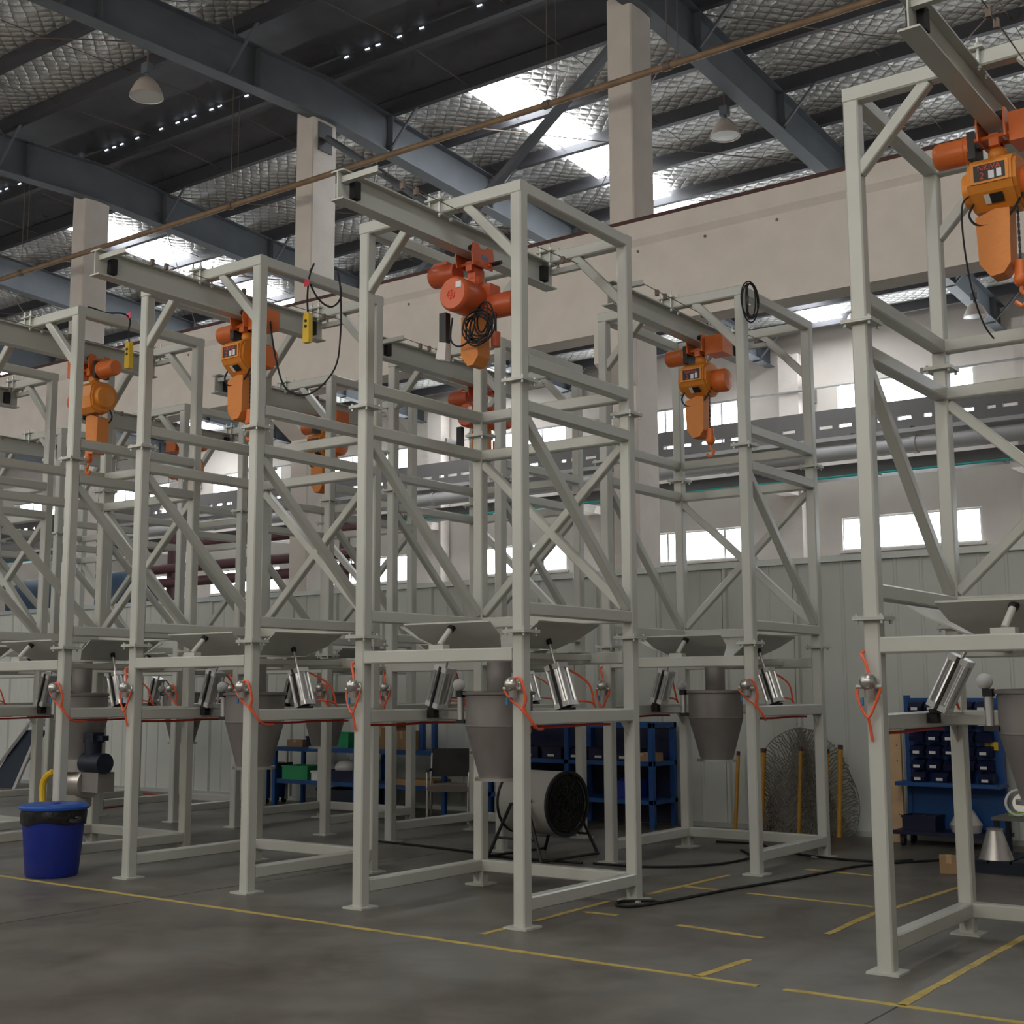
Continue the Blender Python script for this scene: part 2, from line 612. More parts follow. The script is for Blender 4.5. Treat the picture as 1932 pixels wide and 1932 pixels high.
# fly braces and sag rods
for cx in COLX:
    for k in range(6):
        for s_ in (1, -1):
            y = 9.15 + 3.0 * k if s_ > 0 else 5.35 - 3.0 * k
            if not (YN < y < YF) or cx < -20 or cx > 6:
                continue
            b = MB().beam((cx + 0.25, y, roof_z(y) - 0.85), (cx + 0.95, y, roof_z(y) - 0.14), 0.04)
            obj('fly_brace', b.mesh('fly_brace', 'girder'), ceiling)
for cx in COLX[2:7]:
    for fx in (2.05, 4.1):
        b = MB()
        for k in range(5):
            for s_ in (1, -1):
                ya = RIDGE_Y + s_ * (1.5 * k)
                yb = RIDGE_Y + s_ * (1.5 * (k + 1))
                b.cyl((cx + fx, ya, roof_z(ya) - 0.13), (cx + fx, yb, roof_z(yb) - 0.13), 0.008, n=5)
        obj('sag_rod', b.mesh('sag_rod', 'rod'), ceiling)
    for (ya, yb) in ((9.15, 15.15), (5.35, -0.65)):
        b = MB()
        b.cyl((cx + 0.4, ya, roof_z(ya) - 0.3), (cx + BAY, yb, roof_z(yb) - 0.3), 0.011, n=5)
        b.cyl((cx + 0.4, yb, roof_z(yb) - 0.3), (cx + BAY, ya, roof_z(ya) - 0.3), 0.011, n=5)
        obj('roof_tie', b.mesh('roof_tie', 'rod'), ceiling)
# light leaking under the ridge cap
lk = MB().box(-0.045, 0.045, -0.012, 0.012, 0, 0.02).mesh('ridge_gap', 'leak')
for cx in COLX[3:6]:
    for k in range(24):
        if random.random() < 0.45:
            obj('ridge_gap', lk, ceiling).location = (cx + 0.5 + 0.235 * k, RIDGE_Y - 0.055, RIDGE_Z + 0.02)
# translucent roof panels between purlins
SKX = [(-7.85, -7.02), (-19.35, -18.35), (3.6, 4.6), (-31.6, -30.6)]
for (x0, x1) in SKX:
    for s_ in (1, -1):
        for k in range(11):
            if s_ < 0 and not 5 <= k <= 8:  # near slope: unseen panels added to light the foreground floor
                continue
            y0 = 9.19 + 1.5 * k if s_ > 0 else 5.31 - 1.5 * (k + 1)
            y1 = y0 + 1.42
            if y0 < YN or y1 > YF + 0.3:
                continue
            b = MB()
            b.prism([(y0, roof_z(y0) - 0.075), (y1, roof_z(y1) - 0.075), (y1, roof_z(y1) - 0.06), (y0, roof_z(y0) - 0.06)], x0 + 0.2, x1, 0)
            b.prism([(y0, roof_z(y0) - 0.075), (y1, roof_z(y1) - 0.075), (y1, roof_z(y1) - 0.06), (y0, roof_z(y0) - 0.06)], x0, x0 + 0.14, 0)
            obj('skylight', b.mesh('skylight', 'sky_pane'), ceiling)

# ---- columns between the two naves
CY0, CY1 = 7.28, 7.85
cl = ['white concrete column right of the widest skylight, crossed by the rusty pipe',
      'white concrete column with a black brace plate bolted near its top',
      'white concrete column standing behind the leftmost front hoist beam']
cnames = {-3.5: cl[0], -9.7: cl[1], -15.9: cl[2]}
for cx in COLX:
    lab = cnames.get(round(cx, 1))
    if cx < -24 or cx > 4:
        continue
    if not lab:
        lab = 'white concrete column at the far left, mostly hidden by frames' if cx < -16 else 'white concrete column at the right, past the frame edge'
    c = thing('concrete_column', lab, 'column', (cx, 0, 0), 0, 'columns between the two naves')
    x0, x1 = -0.2, 0.2
    ch = 0.02
    b = MB().prism([(x0 + ch, CY0), (x1 - ch, CY0), (x1, CY0 + ch), (x1, CY1 - ch), (x1 - ch, CY1), (x0 + ch, CY1), (x0, CY1 - ch), (x0, CY0 + ch)], 0, 11.42, 2)
    part('shaft', b, 'concrete_white', c)
    part('corbel', MB().prism([(6.84, 6.43), (CY0, 6.43), (CY0, 5.75), (6.84, 6.02)], x0, x1, 0), 'concrete_white', c)
    part('seat_plate', MB().box(-0.18, 0.18, CY0 + 0.08, CY1 - 0.08, 11.42, 11.45).box(-0.06, 0.06, 7.45, 7.7, 11.45, roof_z(RIDGE_Y) - 0.92), 'girder', c)
    if lab == cl[1]:
        part('brace_plate', MB().box(0.2, 0.22, 7.40, 7.72, 10.72, 11.22), 'purlin', c)

# crane runway beam on the corbels, with its rail
rb = thing('crane_runway_beam', 'long cream concrete beam carrying a rusty rail along the columns', 'beam', (0, 0, 0))
part('beam', MB().prism([(6.86, 6.43), (7.26, 6.43), (7.26, 7.84), (6.80, 7.84), (6.80, 7.60), (6.86, 7.52)], -40, 9, 0), 'concrete_white', rb)
part('rail', MB().box(-40, 9, 6.93, 7.05, 7.84, 7.95), 'rust_rail', rb)
b = MB()
for k in range(40):
    b.cyl((-30 + k * 1.0, 6.862, 7.45), (-30 + k * 1.0, 6.85, 7.45), 0.02, n=8)
o = part('bolt_holes', b, 'duct_dark', rb)
o['kind'] = 'stuff'

# cross bracing between the two middle columns
br = thing('cross_brace', 'dark steel cross brace between two white columns under the skylight', 'brace', (0, 0, 0))
part('strut', MB().cyl((-9.43, 7.55, 10.95), (-3.78, 7.55, 6.75), 0.06), 'girder', br)
part('strut', MB().beam((-3.83, 7.72, 11.0), (-9.37, 7.72, 6.88), 0.15, 0.10), 'girder', br)

# rusty pipe hung across the hall
pp = thing('overhead_pipe', 'long rusty brown pipe slung in front of the columns under the roof', 'pipe', (0, 6.5, 9.71))
part('pipe', MB().cyl((-30, 0, 0), (8, 0, 0), 0.045, n=12), 'pipe_rust', pp)
for k, hx in enumerate([-22.1, -16.55, -10.62, -4.2, -2.3]):
    h = part('hanger', MB().cyl((hx, 0, 0), (hx, 0, roof_z(6.5) - 9.8), 0.006, n=6).cyl((hx + 0.16, 0, 0), (hx + 0.16, 0, roof_z(6.5) - 9.8), 0.005, n=6), 'rod', pp)
    part('clamp', MB().cyl((hx - 0.05, 0, 0), (hx + 0.05, 0, 0), 0.062, n=12), 'rod', h)

# ---- partition of white ribbed panels
wp = struct('wall_partition', MB().box(-40, 9, 7.10, 7.14, 0, 3.2).mesh('wall_partition', 'panel'))
PWD = 0.95
b = MB()
prof = [(0.0, 0.0), (0.02, -0.035), (0.06, -0.035), (0.08, 0.0), (0.30, 0.0), (0.315, -0.012), (0.335, -0.012), (0.35, 0.0),
        (0.60, 0.0), (0.615, -0.012), (0.635, -0.012), (0.65, 0.0), (PWD - 0.006, 0.0), (PWD - 0.006, 0.02), (0.0, 0.02)]
b.prism(prof, 0.03, 3.17, 2)
pme = b.mesh('wall_panel', 'panel')
x = -40.0
while x < 8.9:
    obj('wall_panel', pme, wp).location = (x, 7.075, 0)
    x += PWD
part('cap_rail', MB().box(-40, 9, 7.02, 7.16, 3.17, 3.24), 'zinc', wp)
part('floor_channel', MB().box(-40, 9, 7.03, 7.16, 0.0, 0.06), 'zinc', wp)

# ---- far nave: columns, runway walkway, pipes
ORDN = ['first', 'second', 'third', 'fourth', 'fifth', 'sixth', 'seventh', 'eighth', 'ninth']
PILN = -1
for k in range(3, -6, -1):
    cx = -8.77 + 6.14 * k
    if cx < -34 or cx > 4:
        continue
    PILN = PILN + 1
    c = thing('far_column', 'pale pilaster on the far wall, %s from the right' % ORDN[PILN], 'column', (cx, YF, 0), 0, 'far wall pilasters')
    part('shaft', MB().box(-0.28, 0.28, -0.5, -0.07, 0, 10.6), 'concrete_white', c)
    part('bracket', MB().box(-0.2, 0.2, -1.6, -0.5, 6.75, 6.98), 'concrete_white', c)
wk = thing('far_walkway', 'grey runway walkway with slotted edge along the far wall', 'walkway', (0, 0, 0))
part('edge_beam', MB().box(-44, 12, 23.1, 23.24, 8.24, 8.62), 'duct_dark', wk)
b = MB().box(-44, 12, 23.1, 23.2, 7.90, 8.14)
for k in range(110):
    xx = -44 + 0.5 * k
    b.box(xx, xx + (0.16 if k % 3 else 0.3), 23.1, 23.2, 8.14, 8.24)
part('slotted_rail', b, 'duct_dark', wk)
part('tray', MB().box(-44, 12, 23.0, 24.3, 7.80, 7.90), 'pipe_grey', wk)
b = MB()
for k in range(37):
    b.beam((-44 + 1.5 * k, 23.0, 7.92), (-43.2 + 1.5 * k, 24.3, 7.92), 0.05)
part('tray_rungs', b, 'duct_dark', wk)
part('under_beam', MB().box(-44, 12, 23.5, 24.2, 6.98, 7.28), 'duct_dark', wk)
pg = thing('far_pipe', 'thick grey pipe running below the far walkway', 'pipe', (0, 23.2, 7.52))
part('pipe', MB().cyl((-44, 0, 0), (12, 0, 0), 0.20, n=20), 'pipe_grey', pg)
b = MB()
for k in range(10):
    b.cyl((-40 + 5 * k, 0, 0), (-39.9 + 5 * k, 0, 0), 0.225, n=20)
part('joint_band', b, 'pipe_grey', pg)
tp = thing('teal_pipe', 'thin teal pipe under the thick grey pipe on the far wall', 'pipe', (0, 23.34, 6.94))
part('pipe', MB().cyl((-44, 0, 0), (12, 0, 0), 0.032, n=10), 'teal', tp)
b = MB()
for k in range(18):
    b.box(-42 + 3 * k, -41.95 + 3 * k, -0.04, 0.2, -0.06, 0.0)
part('clip', b, 'duct_dark', tp)
wr = thing('wall_conduit', 'thin conduit on stub brackets between the far pilasters', 'conduit', (0, YF - 0.55, 9.55))
part('conduit', MB().cyl((-44, 0, 0), (12, 0, 0), 0.035, n=8), 'pipe_grey', wr)
b = MB()
for k in range(18):
    b.box(-42 + 3.07 * k, -41.93 + 3.07 * k, -0.05, 0.5, -0.3, 0.12)
part('stub_bracket', b, 'duct_dark', wr)
# pipe rack and dark tank seen over the partition at the left
rk = thing('pipe_rack', 'dark maroon pipe rack standing behind the partition at the left', 'pipe rack', (-14.2, 10.5, 0))
for xx in (-2.5, 0, 2.5):
    part('post', MB().beam((xx, 0, 0), (xx, 0, 5.0), 0.16), 'maroon', rk)
for zz, yy in ((3.95, -0.2), (4.25, -0.2), (4.75, 0.0)):
    part('rack_pipe', MB().cyl((-3.2, yy, zz), (3.2, yy, zz), 0.10), 'maroon', rk)
tk = thing('storage_tank', 'dark blue horizontal tank behind the partition at the far left', 'tank', (-20.0, 10.6, 0))
part('shell', MB().lathe([(0.01, -2.2), (0.5, -2.15), (0.62, -1.9), (0.62, 1.9), (0.5, 2.15), (0.01, 2.2)], (0, 0, 3.7), 28, 0), 'tank_blue', tk)
part('saddle', MB().box(-1.4, -1.2, -0.5, 0.5, 0, 3.3), 'tank_blue', tk)
part('saddle', MB().box(1.2, 1.4, -0.5, 0.5, 0, 3.3), 'tank_blue', tk)


# ---- lamps
def high_bay(loc, label, lit=False, top=None):
    t = thing('high_bay_lamp', label, 'lamp', loc, 0, 'high bay lamps under the roof')
    s = part('shade', MB().lathe([(0.055, 0.30), (0.10, 0.28), (0.17, 0.20), (0.235, 0.06), (0.25, 0.0), (0.245, 0.0), (0.225, 0.055), (0.16, 0.19), (0.05, 0.27)], n=28), 'lamp_shade', t)
    part('lens', MB().lathe([(0.001, 0.01), (0.238, 0.012), (0.238, 0.02), (0.001, 0.03)], n=28), 'lamp_lit' if lit else 'lamp_glass', t)
    part('socket', MB().cyl((0, 0, 0.29), (0, 0, 0.36), 0.035).box(-0.07, 0.07, -0.06, 0.06, 0.36, 0.52), 'girder' if not lit else 'zinc', t)
    part('rod', MB().cyl((0, 0, 0.52), (0, 0, (top or roof_z(loc[1])) - loc[2]), 0.012, n=8), 'rod', t)
    return t


high_bay((-9.62, 3.95, 10.38), 'bell shaped high bay lamp hanging at the top left')
high_bay((-3.73, 11.0, 10.70), 'bell shaped high bay lamp hanging right of the tall white column')
high_bay((-2.45, 20.0, 9.5), 'bell shaped high bay lamp seen under the concrete beam at right')
high_bay((-3.9, 17.0, 8.9), 'small high bay lamp seen past the top of the second row frame')
high_bay((-28.6, 20.0, 7.57), 'lit high bay lamp shining between the left frames', True)

# ================================================================ bag discharge frames
W, D, S = 1.654, 1.64, 0.10
CXT, CYT = W / 2, D / 2
PARTS = []   # (name, mesh, [(child name, mesh)], variant)
VAR = None


def P_(name, mb, mt, kids=()):
    PARTS.append((name, mb.mesh(name, mt), [(k, b.mesh(k, mm)) for k, b, mm in kids], VAR))


ZL, ZU, ZT = 2.112, 3.958, 5.532
corners = [(S / 2, S / 2), (W - S / 2, S / 2), (W - S / 2, D - S / 2), (S / 2, D - S / 2)]
for (x, y) in corners:
    P_('lower_leg', MB().beam((x, y, 0.012), (x, y, ZL - 0.024), S, upv=(0, 1, 0)), 'paint',
       [('foot_plate', MB().box(x - 0.1, x + 0.1, y - 0.1, y + 0.1, 0, 0.014), 'paint')])
    P_('middle_leg', MB().beam((x, y, ZL), (x, y, ZU), S, upv=(0, 1, 0)), 'paint')
    P_('upper_leg', MB().beam((x, y, ZU + 0.024), (x, y, ZT - S), S, upv=(0, 1, 0)), 'paint')
    for z in (ZL - 0.024, ZU):
        b = MB().box(x - 0.1, x + 0.1, y - 0.1, y + 0.1, z, z + 0.0115).box(x - 0.1, x + 0.1, y - 0.1, y + 0.1, z + 0.0125, z + 0.024)
        bb = MB()
        for sx in (-1, 1):
            for sy in (-1, 1):
                bb.cyl((x + sx * 0.078, y + sy * 0.078, z - 0.022), (x + sx * 0.078, y + sy * 0.078, z + 0.04), 0.010, n=6)
        P_('joint_plate', b, 'paint', [('bolts', bb, 'zinc')])


def rails(z0, z1, sides, t=0.1):
    zc, h = (z0 + z1) / 2, z1 - z0
    for s_ in sides:
        if s_ == 'f':
            b = MB().beam((S, t / 2, zc), (W - S, t / 2, zc), t, h)
        elif s_ == 'b':
            b = MB().beam((S, D - t / 2, zc), (W - S, D - t / 2, zc), t, h)
        elif s_ == 'l':
            b = MB().beam((t / 2, S, zc), (t / 2, D - S, zc), t, h)
        else:
            b = MB().beam((W - t / 2, S, zc), (W - t / 2, D - S, zc), t, h)
        P_('rail', b, 'paint')


rails(0.115, 0.215, 'lrb')
rails(1.42, 1.522, 'lrb')
rails(1.885, 1.985, 'fb')
rails(2.22, 2.315, 'lrb')
rails(3.735, 3.828, 'lrb')
rails(4.085, 4.18, 'lrb')
for y in (S / 2, D - S / 2):
    P_('top_beam', MB().beam((0, y, ZT - S / 2), (W, y, ZT - S / 2), S), 'paint')
for x in (S / 2, W - S / 2):
    P_('top_beam', MB().beam((x, S, ZT - S / 2), (x, D - S, ZT - S / 2), S), 'paint')
for x in (S / 2, W - S / 2):
    P_('diagonal_brace', MB().beam((x, S, 3.70), (x, D - S, 2.35), 0.075), 'paint')
P_('diagonal_brace', MB().beam((S, D - 0.05, 3.70), (W - S, D - 0.05, 2.35), 0.075), 'paint')
P_('diagonal_brace', MB().beam((W - S, D - 0.05, 3.70), (S, D - 0.05, 2.35), 0.07), 'paint')
for y in (S / 2, D - S / 2):
    P_('knee_brace', MB().beam((S - 0.02, y, 4.96), (0.54, y, ZT - S + 0.01), 0.075), 'paint')
    P_('knee_brace', MB().beam((W - S + 0.02, y, 4.96), (W - 0.54, y, ZT - S + 0.01), 0.075), 'paint')
for (x, y) in corners[2:]:
    sx = 1 if x < CXT else -1
    P_('gusset', MB().prism([(y - 0.05, 1.42), (y - 0.05, 1.30), (y - 0.17, 1.42)], x - 0.004, x + 0.004, 0), 'paint')
    P_('gusset', MB().prism([(y - 0.05, 0.115), (y - 0.05, 0.03), (y - 0.12, 0.115)], x - 0.004, x + 0.004, 0), 'paint')
# hoist beam
ZB0, ZB1 = 5.205, 5.43
IB0, IB1 = -1.13, 1.62
hw = 0.062
prof = [(-hw, ZB0), (hw, ZB0), (hw, ZB0 + 0.012), (0.005, ZB0 + 0.012), (0.005, ZB1 - 0.012), (hw, ZB1 - 0.012), (hw, ZB1), (-hw, ZB1), (-hw, ZB1 - 0.012), (-0.005, ZB1 - 0.012), (-0.005, ZB0 + 0.012), (-hw, ZB0 + 0.012)]
b = MB().prism([(CXT + p, q) for p, q in prof], IB0, IB1, 1)
kids = []
for y in (IB0 + 0.16, IB1 - 0.16):
    for sx in (-1, 1):
        kids.append(('buffer', MB().box(CXT + sx * 0.006, CXT + sx * 0.055, y - 0.035, y + 0.035, ZB0 + 0.04, ZB1 - 0.05), 'rubber'))
for y in (IB0 + 0.04, IB1 - 0.02):
    kids.append(('cable_arm', MB().box(CXT + 0.006, CXT + 0.36, y - 0.003, y + 0.003, ZB1 - 0.085, ZB1 - 0.04).box(CXT + 0.006, CXT + 0.36, y, y + 0.045, ZB1 - 0.085, ZB1 - 0.079), 'paint'))
bb = MB().tube([(CXT + 0.33, IB0 + 0.05, ZB1 - 0.06), (CXT + 0.33, 0.3, ZB1 - 0.085), (CXT + 0.33, IB1 - 0.02, ZB1 - 0.06)], 0.004, n=5, sub=8)
for yy in (-0.8, -0.65, 0.1, 0.25, 1.3):
    bb.box(CXT + 0.315, CXT + 0.345, yy, yy + 0.03, ZB1 - 0.115, ZB1 - 0.06)
kids.append(('festoon_wire', bb, 'rod'))
P_('hoist_beam', b, 'paint', kids)
for y in (S / 2, D - S / 2):
    bb = MB()
    for sx in (-0.05, 0.05):
        for sy in (-0.07, 0.07):
            bb.cyl((CXT + sx, y + sy, ZB1 - 0.04), (CXT + sx, y + sy, ZT + 0.07), 0.010, n=8)
            bb.cyl((CXT + sx, y + sy, ZT + 0.014), (CXT + sx, y + sy, ZT + 0.034), 0.018, n=6)
            bb.cyl((CXT + sx, y + sy, ZB1 - 0.028), (CXT + sx, y + sy, ZB1 - 0.010), 0.018, n=6)
    P_('clamp_plate', MB().box(CXT - 0.085, CXT + 0.085, y - 0.095, y + 0.095, ZT, ZT + 0.014), 'paint', [('clamp_bolts', bb, 'zinc')])
# bag support flaps
zo, zi = 2.185, 2.0


def flap(rotk):
    def R(p):
        x, y, z = p
        for _ in range(rotk):
            x, y = -y, x
        return (x + CXT, y + CYT, z)
    pts = []
    for (hw_, yy, zz) in ((0.425, -0.69, zo), (0.40, -0.52, 2.085), (0.29, -0.36, zi)):
        pts += [(-hw_, yy, zz), (hw_, yy, zz)]
    v = [R(p) for p in pts] + [R((p[0], p[1], p[2] + 0.012)) for p in pts]
    fs = [(0, 2, 3, 1), (2, 4, 5, 3), (6, 7, 9, 8), (8, 9, 11, 10), (0, 1, 7, 6), (4, 10, 11, 5), (0, 6, 8, 2), (2, 8, 10, 4), (1, 3, 9, 7), (3, 5, 11, 9)]
    b = MB()
    b.add(v, fs)
    return b


for k in range(4):
    P_('bag_flap', flap(k), 'paint_flap')
b = MB().lathe([(0.29, 1.985), (0.33, 1.985), (0.33, 2.002), (0.29, 2.002), (0.29, 1.985)], (CXT, CYT, 0), 24)
P_('bag_ring', b, 'paint_flap')
P_('flap_support', MB().cyl((CXT, 0.06, 2.02), (CXT + 0.03, 0.17, 2.155), 0.022), 'paint',
   [('support_block', MB().box(CXT - 0.07, CXT + 0.07, 0.015, 0.095, 1.985, 2.02), 'paint'),
    ('rubber_cap', MB().cyl((CXT + 0.026, 0.155, 2.135), (CXT + 0.032, 0.178, 2.163), 0.03), 'rubber')])
# cross bars under the flaps that carry ring and hopper
for x in (CXT - 0.40, CXT + 0.40):
    P_('carrier_bar', MB().beam((x, S, 1.94), (x, D - S, 1.94), 0.05), 'paint')
# cylinders
for sg, lean in ((-1, 0), (1, 0), (-1, 1), (1, 1)):
    VAR = lean
    bx = CXT + sg * (CXT - 0.17)
    tx = CXT + sg * (CXT - (0.34 if lean else 0.275))
    y = CYT
    a, c = Vector((bx, y, 1.54)), Vector((tx, y, 1.87))
    d = (c - a).normalized()
    kids = [('end_cap', MB().beam(a, a + d * 0.04, 0.145, ch=0.06, upv=(0, 1, 0)), 'alu'),
            ('end_cap', MB().beam(c - d * 0.04, c, 0.145, ch=0.06, upv=(0, 1, 0)), 'alu'),
            ('piston_rod', MB().cyl(c, c + d * 0.22, 0.012), 'steel'),
            ('rod_clevis', MB().cyl(c + d * 0.17, c + d * 0.26, 0.022), 'rubber'),
            ('base_clevis', MB().box(bx - 0.05, bx + 0.05, y - 0.05, y + 0.05, 1.515, 1.54).box(min(bx, bx + sg * 0.09), max(bx, bx + sg * 0.09), y - 0.035, y + 0.035, 1.45, 1.515), 'rubber'),
            ('switch_rail', MB().beam(a + Vector((sg * -0.0, -0.072, 0)), c + Vector((0, -0.072, 0)), 0.02), 'black')]
    bb = MB()
    for ox in (-1, 1):
        for oy in (-1, 1):
            off = Vector((d.z, 0, -d.x)) * (0.058 * ox) + Vector((0, 0.058 * oy, 0))
            bb.cyl(a + off, c + off, 0.013, n=6)
    kids.append(('tie_rods', bb, 'alu'))
    P_('air_cylinder', MB().cyl(a + d * 0.03, c - d * 0.03, 0.064, n=20), 'alu', kids)
    hx = c - d * 0.02
    P_('air_hose', MB().tube([hx + Vector((0, 0.05, 0)), hx + Vector((sg * 0.02, 0.16, -0.02)), (bx, y + 0.32, 1.72), (bx, y + 0.40, 1.54)], 0.009, n=6), 'hose')
    P_('air_hose', MB().tube([a + Vector((0, 0.05, 0.04)), a + Vector((0, 0.15, 0.05)), (bx, y + 0.35, 1.575), (bx, y + 0.42, 1.535)], 0.009, n=6), 'hose')
    rx = 0.05 if sg < 0 else W - 0.05
    VAR = None
    if lean == 0:
        P_('rail_hose', MB().tube([(rx, 0.12, 1.405), (rx, 0.5, 1.400), (rx, 0.9, 1.407), (rx, 1.25, 1.402)], 0.011, n=6), 'hose_dark')
# hopper
RT, RB_ = 0.272, 0.162
b = MB().lathe([(RT - 0.01, 1.66), (RT, 1.66), (RT, 1.39)], (CXT, CYT, 0), 36).lathe([(RT, 1.39), (RB_, 0.985), (RB_ - 0.01, 0.985), (RT - 0.01, 1.39), (RT - 0.01, 1.66)], (CXT, CYT, 0), 36).lathe([(RT, 1.385), (RT + 0.004, 1.392), (RT, 1.399)], (CXT, CYT, 0), 36)
kids = [('rim', MB().lathe([(RT, 1.635), (RT + 0.022, 1.64), (RT + 0.022, 1.66), (RT, 1.665), (RT, 1.635)], (CXT, CYT, 0), 36), 'hopper'),
        ('outlet_flange', MB().lathe([(RB_ - 0.01, 0.96), (RB_ + 0.035, 0.96), (RB_ + 0.035, 0.985), (RB_ - 0.01, 0.985), (RB_ - 0.01, 0.96)], (CXT, CYT, 0), 36), 'steel'),
        ('lid', MB().lathe([(0.001, 1.672), (RT, 1.667), (RT, 1.660), (0.001, 1.660)], (CXT, CYT, 0), 36), 'hopper'),
        ('inlet', MB().cyl((CXT, CYT, 1.66), (CXT, CYT, 1.99), 0.10, n=24), 'hopper'),
        ('support_arm', MB().box(0.1, CXT - RT + 0.01, CYT + 0.12, CYT + 0.16, 1.44, 1.5), 'paint'),
        ('support_arm', MB().box(CXT + RT - 0.01, W - 0.1, CYT + 0.12, CYT + 0.16, 1.44, 1.5), 'paint')]
P_('hopper', b, 'hopper', kids)
va = Vector((CXT - 0.30, CYT - 0.12, 0))
P_('air_knocker', MB().cyl(va + Vector((0, 0, 1.44)), va + Vector((0, 0, 1.62)), 0.028), 'alu',
   [('ball', MB().sphere(va + Vector((-0.02, 0, 1.715)), 0.052), 'label_white'),
    ('knocker_valve', MB().box(va.x - 0.03, va.x + 0.03, va.y - 0.03, va.y + 0.03, 1.62, 1.67), 'black'),
    ('knocker_foot', MB().box(va.x - 0.03, va.x + 0.06, va.y - 0.03, va.y + 0.03, 1.41, 1.44), 'black')])
# air regulators on the front legs
for i, x in enumerate((0.045, W - 0.055)):
    z = 1.70
    b = MB().lathe([(0.001, -0.10), (0.022, -0.10), (0.03, -0.085), (0.04, -0.05), (0.04, -0.02), (0.045, -0.015), (0.001, -0.01)], (x, 0.0, z), 18, 1)
    b.sphere((x - 0.005, -0.06, z + 0.015), 0.054)
    kids = [('side_port', MB().cyl((x - 0.085, -0.045, z - 0.015), (x + 0.075, -0.045, z - 0.015), 0.014, n=10), 'zinc'),
            ('filter_bowl', MB().cyl((x, -0.05, z - 0.08), (x, -0.05, z - 0.02), 0.03, 0.035), 'steel'),
            ('drain_knob', MB().cyl((x - 0.05, -0.05, z - 0.13), (x - 0.05, -0.05, z - 0.08), 0.01), 'label_blue')]
    P_('air_regulator', b, 'steel', kids)
    if i == 0:
        P_('air_hose', MB().tube([(x - 0.08, -0.045, z - 0.03), (x - 0.075, -0.05, z - 0.09), (x - 0.02, -0.05, z - 0.2), (x + 0.035, -0.05, z - 0.11), (x + 0.07, -0.045, z - 0.02)], 0.009, n=6), 'hose')
        P_('air_hose', MB().tube([(x + 0.0, -0.05, z + 0.05), (x - 0.02, -0.04, z + 0.12), (x - 0.055, -0.02, z + 0.18), (x - 0.05, 0.02, z + 0.2)], 0.010, n=6), 'hose')
        P_('air_hose', MB().tube([(x - 0.02, -0.05, z - 0.19), (x - 0.015, -0.03, z - 0.25), (x - 0.01, -0.012, z - 0.34)], 0.009, n=6), 'hose')
    else:
        P_('air_hose', MB().tube([(x + 0.01, -0.05, z + 0.06), (x + 0.07, -0.05, z + 0.05), (x + 0.10, -0.03, z - 0.08), (x + 0.08, -0.02, z - 0.16), (x + 0.12, 0.04, z - 0.27), (x + 0.09, 0.13, z - 0.305), (x + 0.02, 0.3, z - 0.31)], 0.011, n=6), 'hose')
        P_('air_hose', MB().tube([(x - 0.08, -0.045, z - 0.03), (x - 0.03, -0.04, z - 0.09), (x + 0.05, -0.03, z - 0.15), (x + 0.085, -0.01, z - 0.20)], 0.009, n=6), 'hose')


def tower(xr, y, label, lean=0):
    t = thing('bag_discharge_frame', label, 'steel frame', (xr - W, y, 0), 0, 'bag discharge frames standing in two rows')
    for nm, me, kids, var in PARTS:
        if var is not None and var != lean:
            continue
        o = obj(nm, me, t)
        for kn, km in kids:
            c = obj(kn, km, o)
            if kn in STUFF:
                c['kind'] = 'stuff'
    return t


TW = dict(
    Y=(-8.15, 0.02, 'pale grey steel frame cut by the left edge of the picture'),
    Z=(-5.49, 0.02, 'pale grey steel frame behind the blue bin, with a feeder motor under its hopper'),
    A=(-2.868, 0.03, 'pale grey front row steel frame with a yellow pendant hung over its top'),
    B=(0.0, 0.0, 'tall pale grey steel frame in the middle carrying the round red-orange hoist'),
    D_=(4.203, 0.03, 'nearest pale grey steel frame, at the right edge of the picture', 1),
    C=(0.17, 3.42, 'pale grey second row frame with a black cable coil on its top corner'),
    E=(-2.82, 3.55, 'pale grey second row frame directly behind the middle frame, around the drum fan'),
    F=(-5.50, 3.67, 'pale grey second row frame in front of the blue workbench'),
    G=(-8.22, 3.67, 'pale grey second row frame second from the left, before the bare panels'),
    H=(-10.95, 3.67, 'pale grey second row frame at the far left, mostly hidden'))
TO = {k: tower(*v) for k, v in TW.items()}

# rotary feeder under the hopper of the frame behind the bin
t = TO['Z']
rv = part('rotary_feeder', MB().lathe([(0.001, -0.19), (0.15, -0.19), (0.16, -0.17), (0.16, 0.17), (0.15, 0.19), (0.001, 0.19)], (CXT, CYT, 0.74), 28, 0).cyl((CXT, CYT, 0.86), (CXT, CYT, 0.96), 0.2, n=28).cyl((CXT, CYT, 0.50), (CXT, CYT, 0.62), 0.14, n=24), 'steel', t)
part('feeder_bracket', MB().prism([(CYT - 0.1, 0.66), (CYT + 0.1, 0.66), (CYT + 0.1, 0.86), (CYT - 0.1, 0.86)], CXT + 0.18, CXT + 0.46, 0), 'hopper', rv)
part('gear_motor', MB().cyl((CXT + 0.18, CYT - 0.05, 0.95), (CXT + 0.50, CYT - 0.05, 0.95), 0.105, n=24).cyl((CXT + 0.30, CYT - 0.05, 0.95), (CXT + 0.30, CYT - 0.05, 1.2), 0.085, n=20).box(CXT + 0.22, CXT + 0.38, CYT - 0.12, CYT + 0.02, 1.16, 1.26).box(CXT + 0.38, CXT + 0.48, CYT - 0.08, CYT, 1.18, 1.23), 'motor_blue', rv)
part('end_cover', MB().cyl((CXT - 0.24, CYT, 0.74), (CXT - 0.19, CYT, 0.74), 0.10, n=20), 'steel', rv)


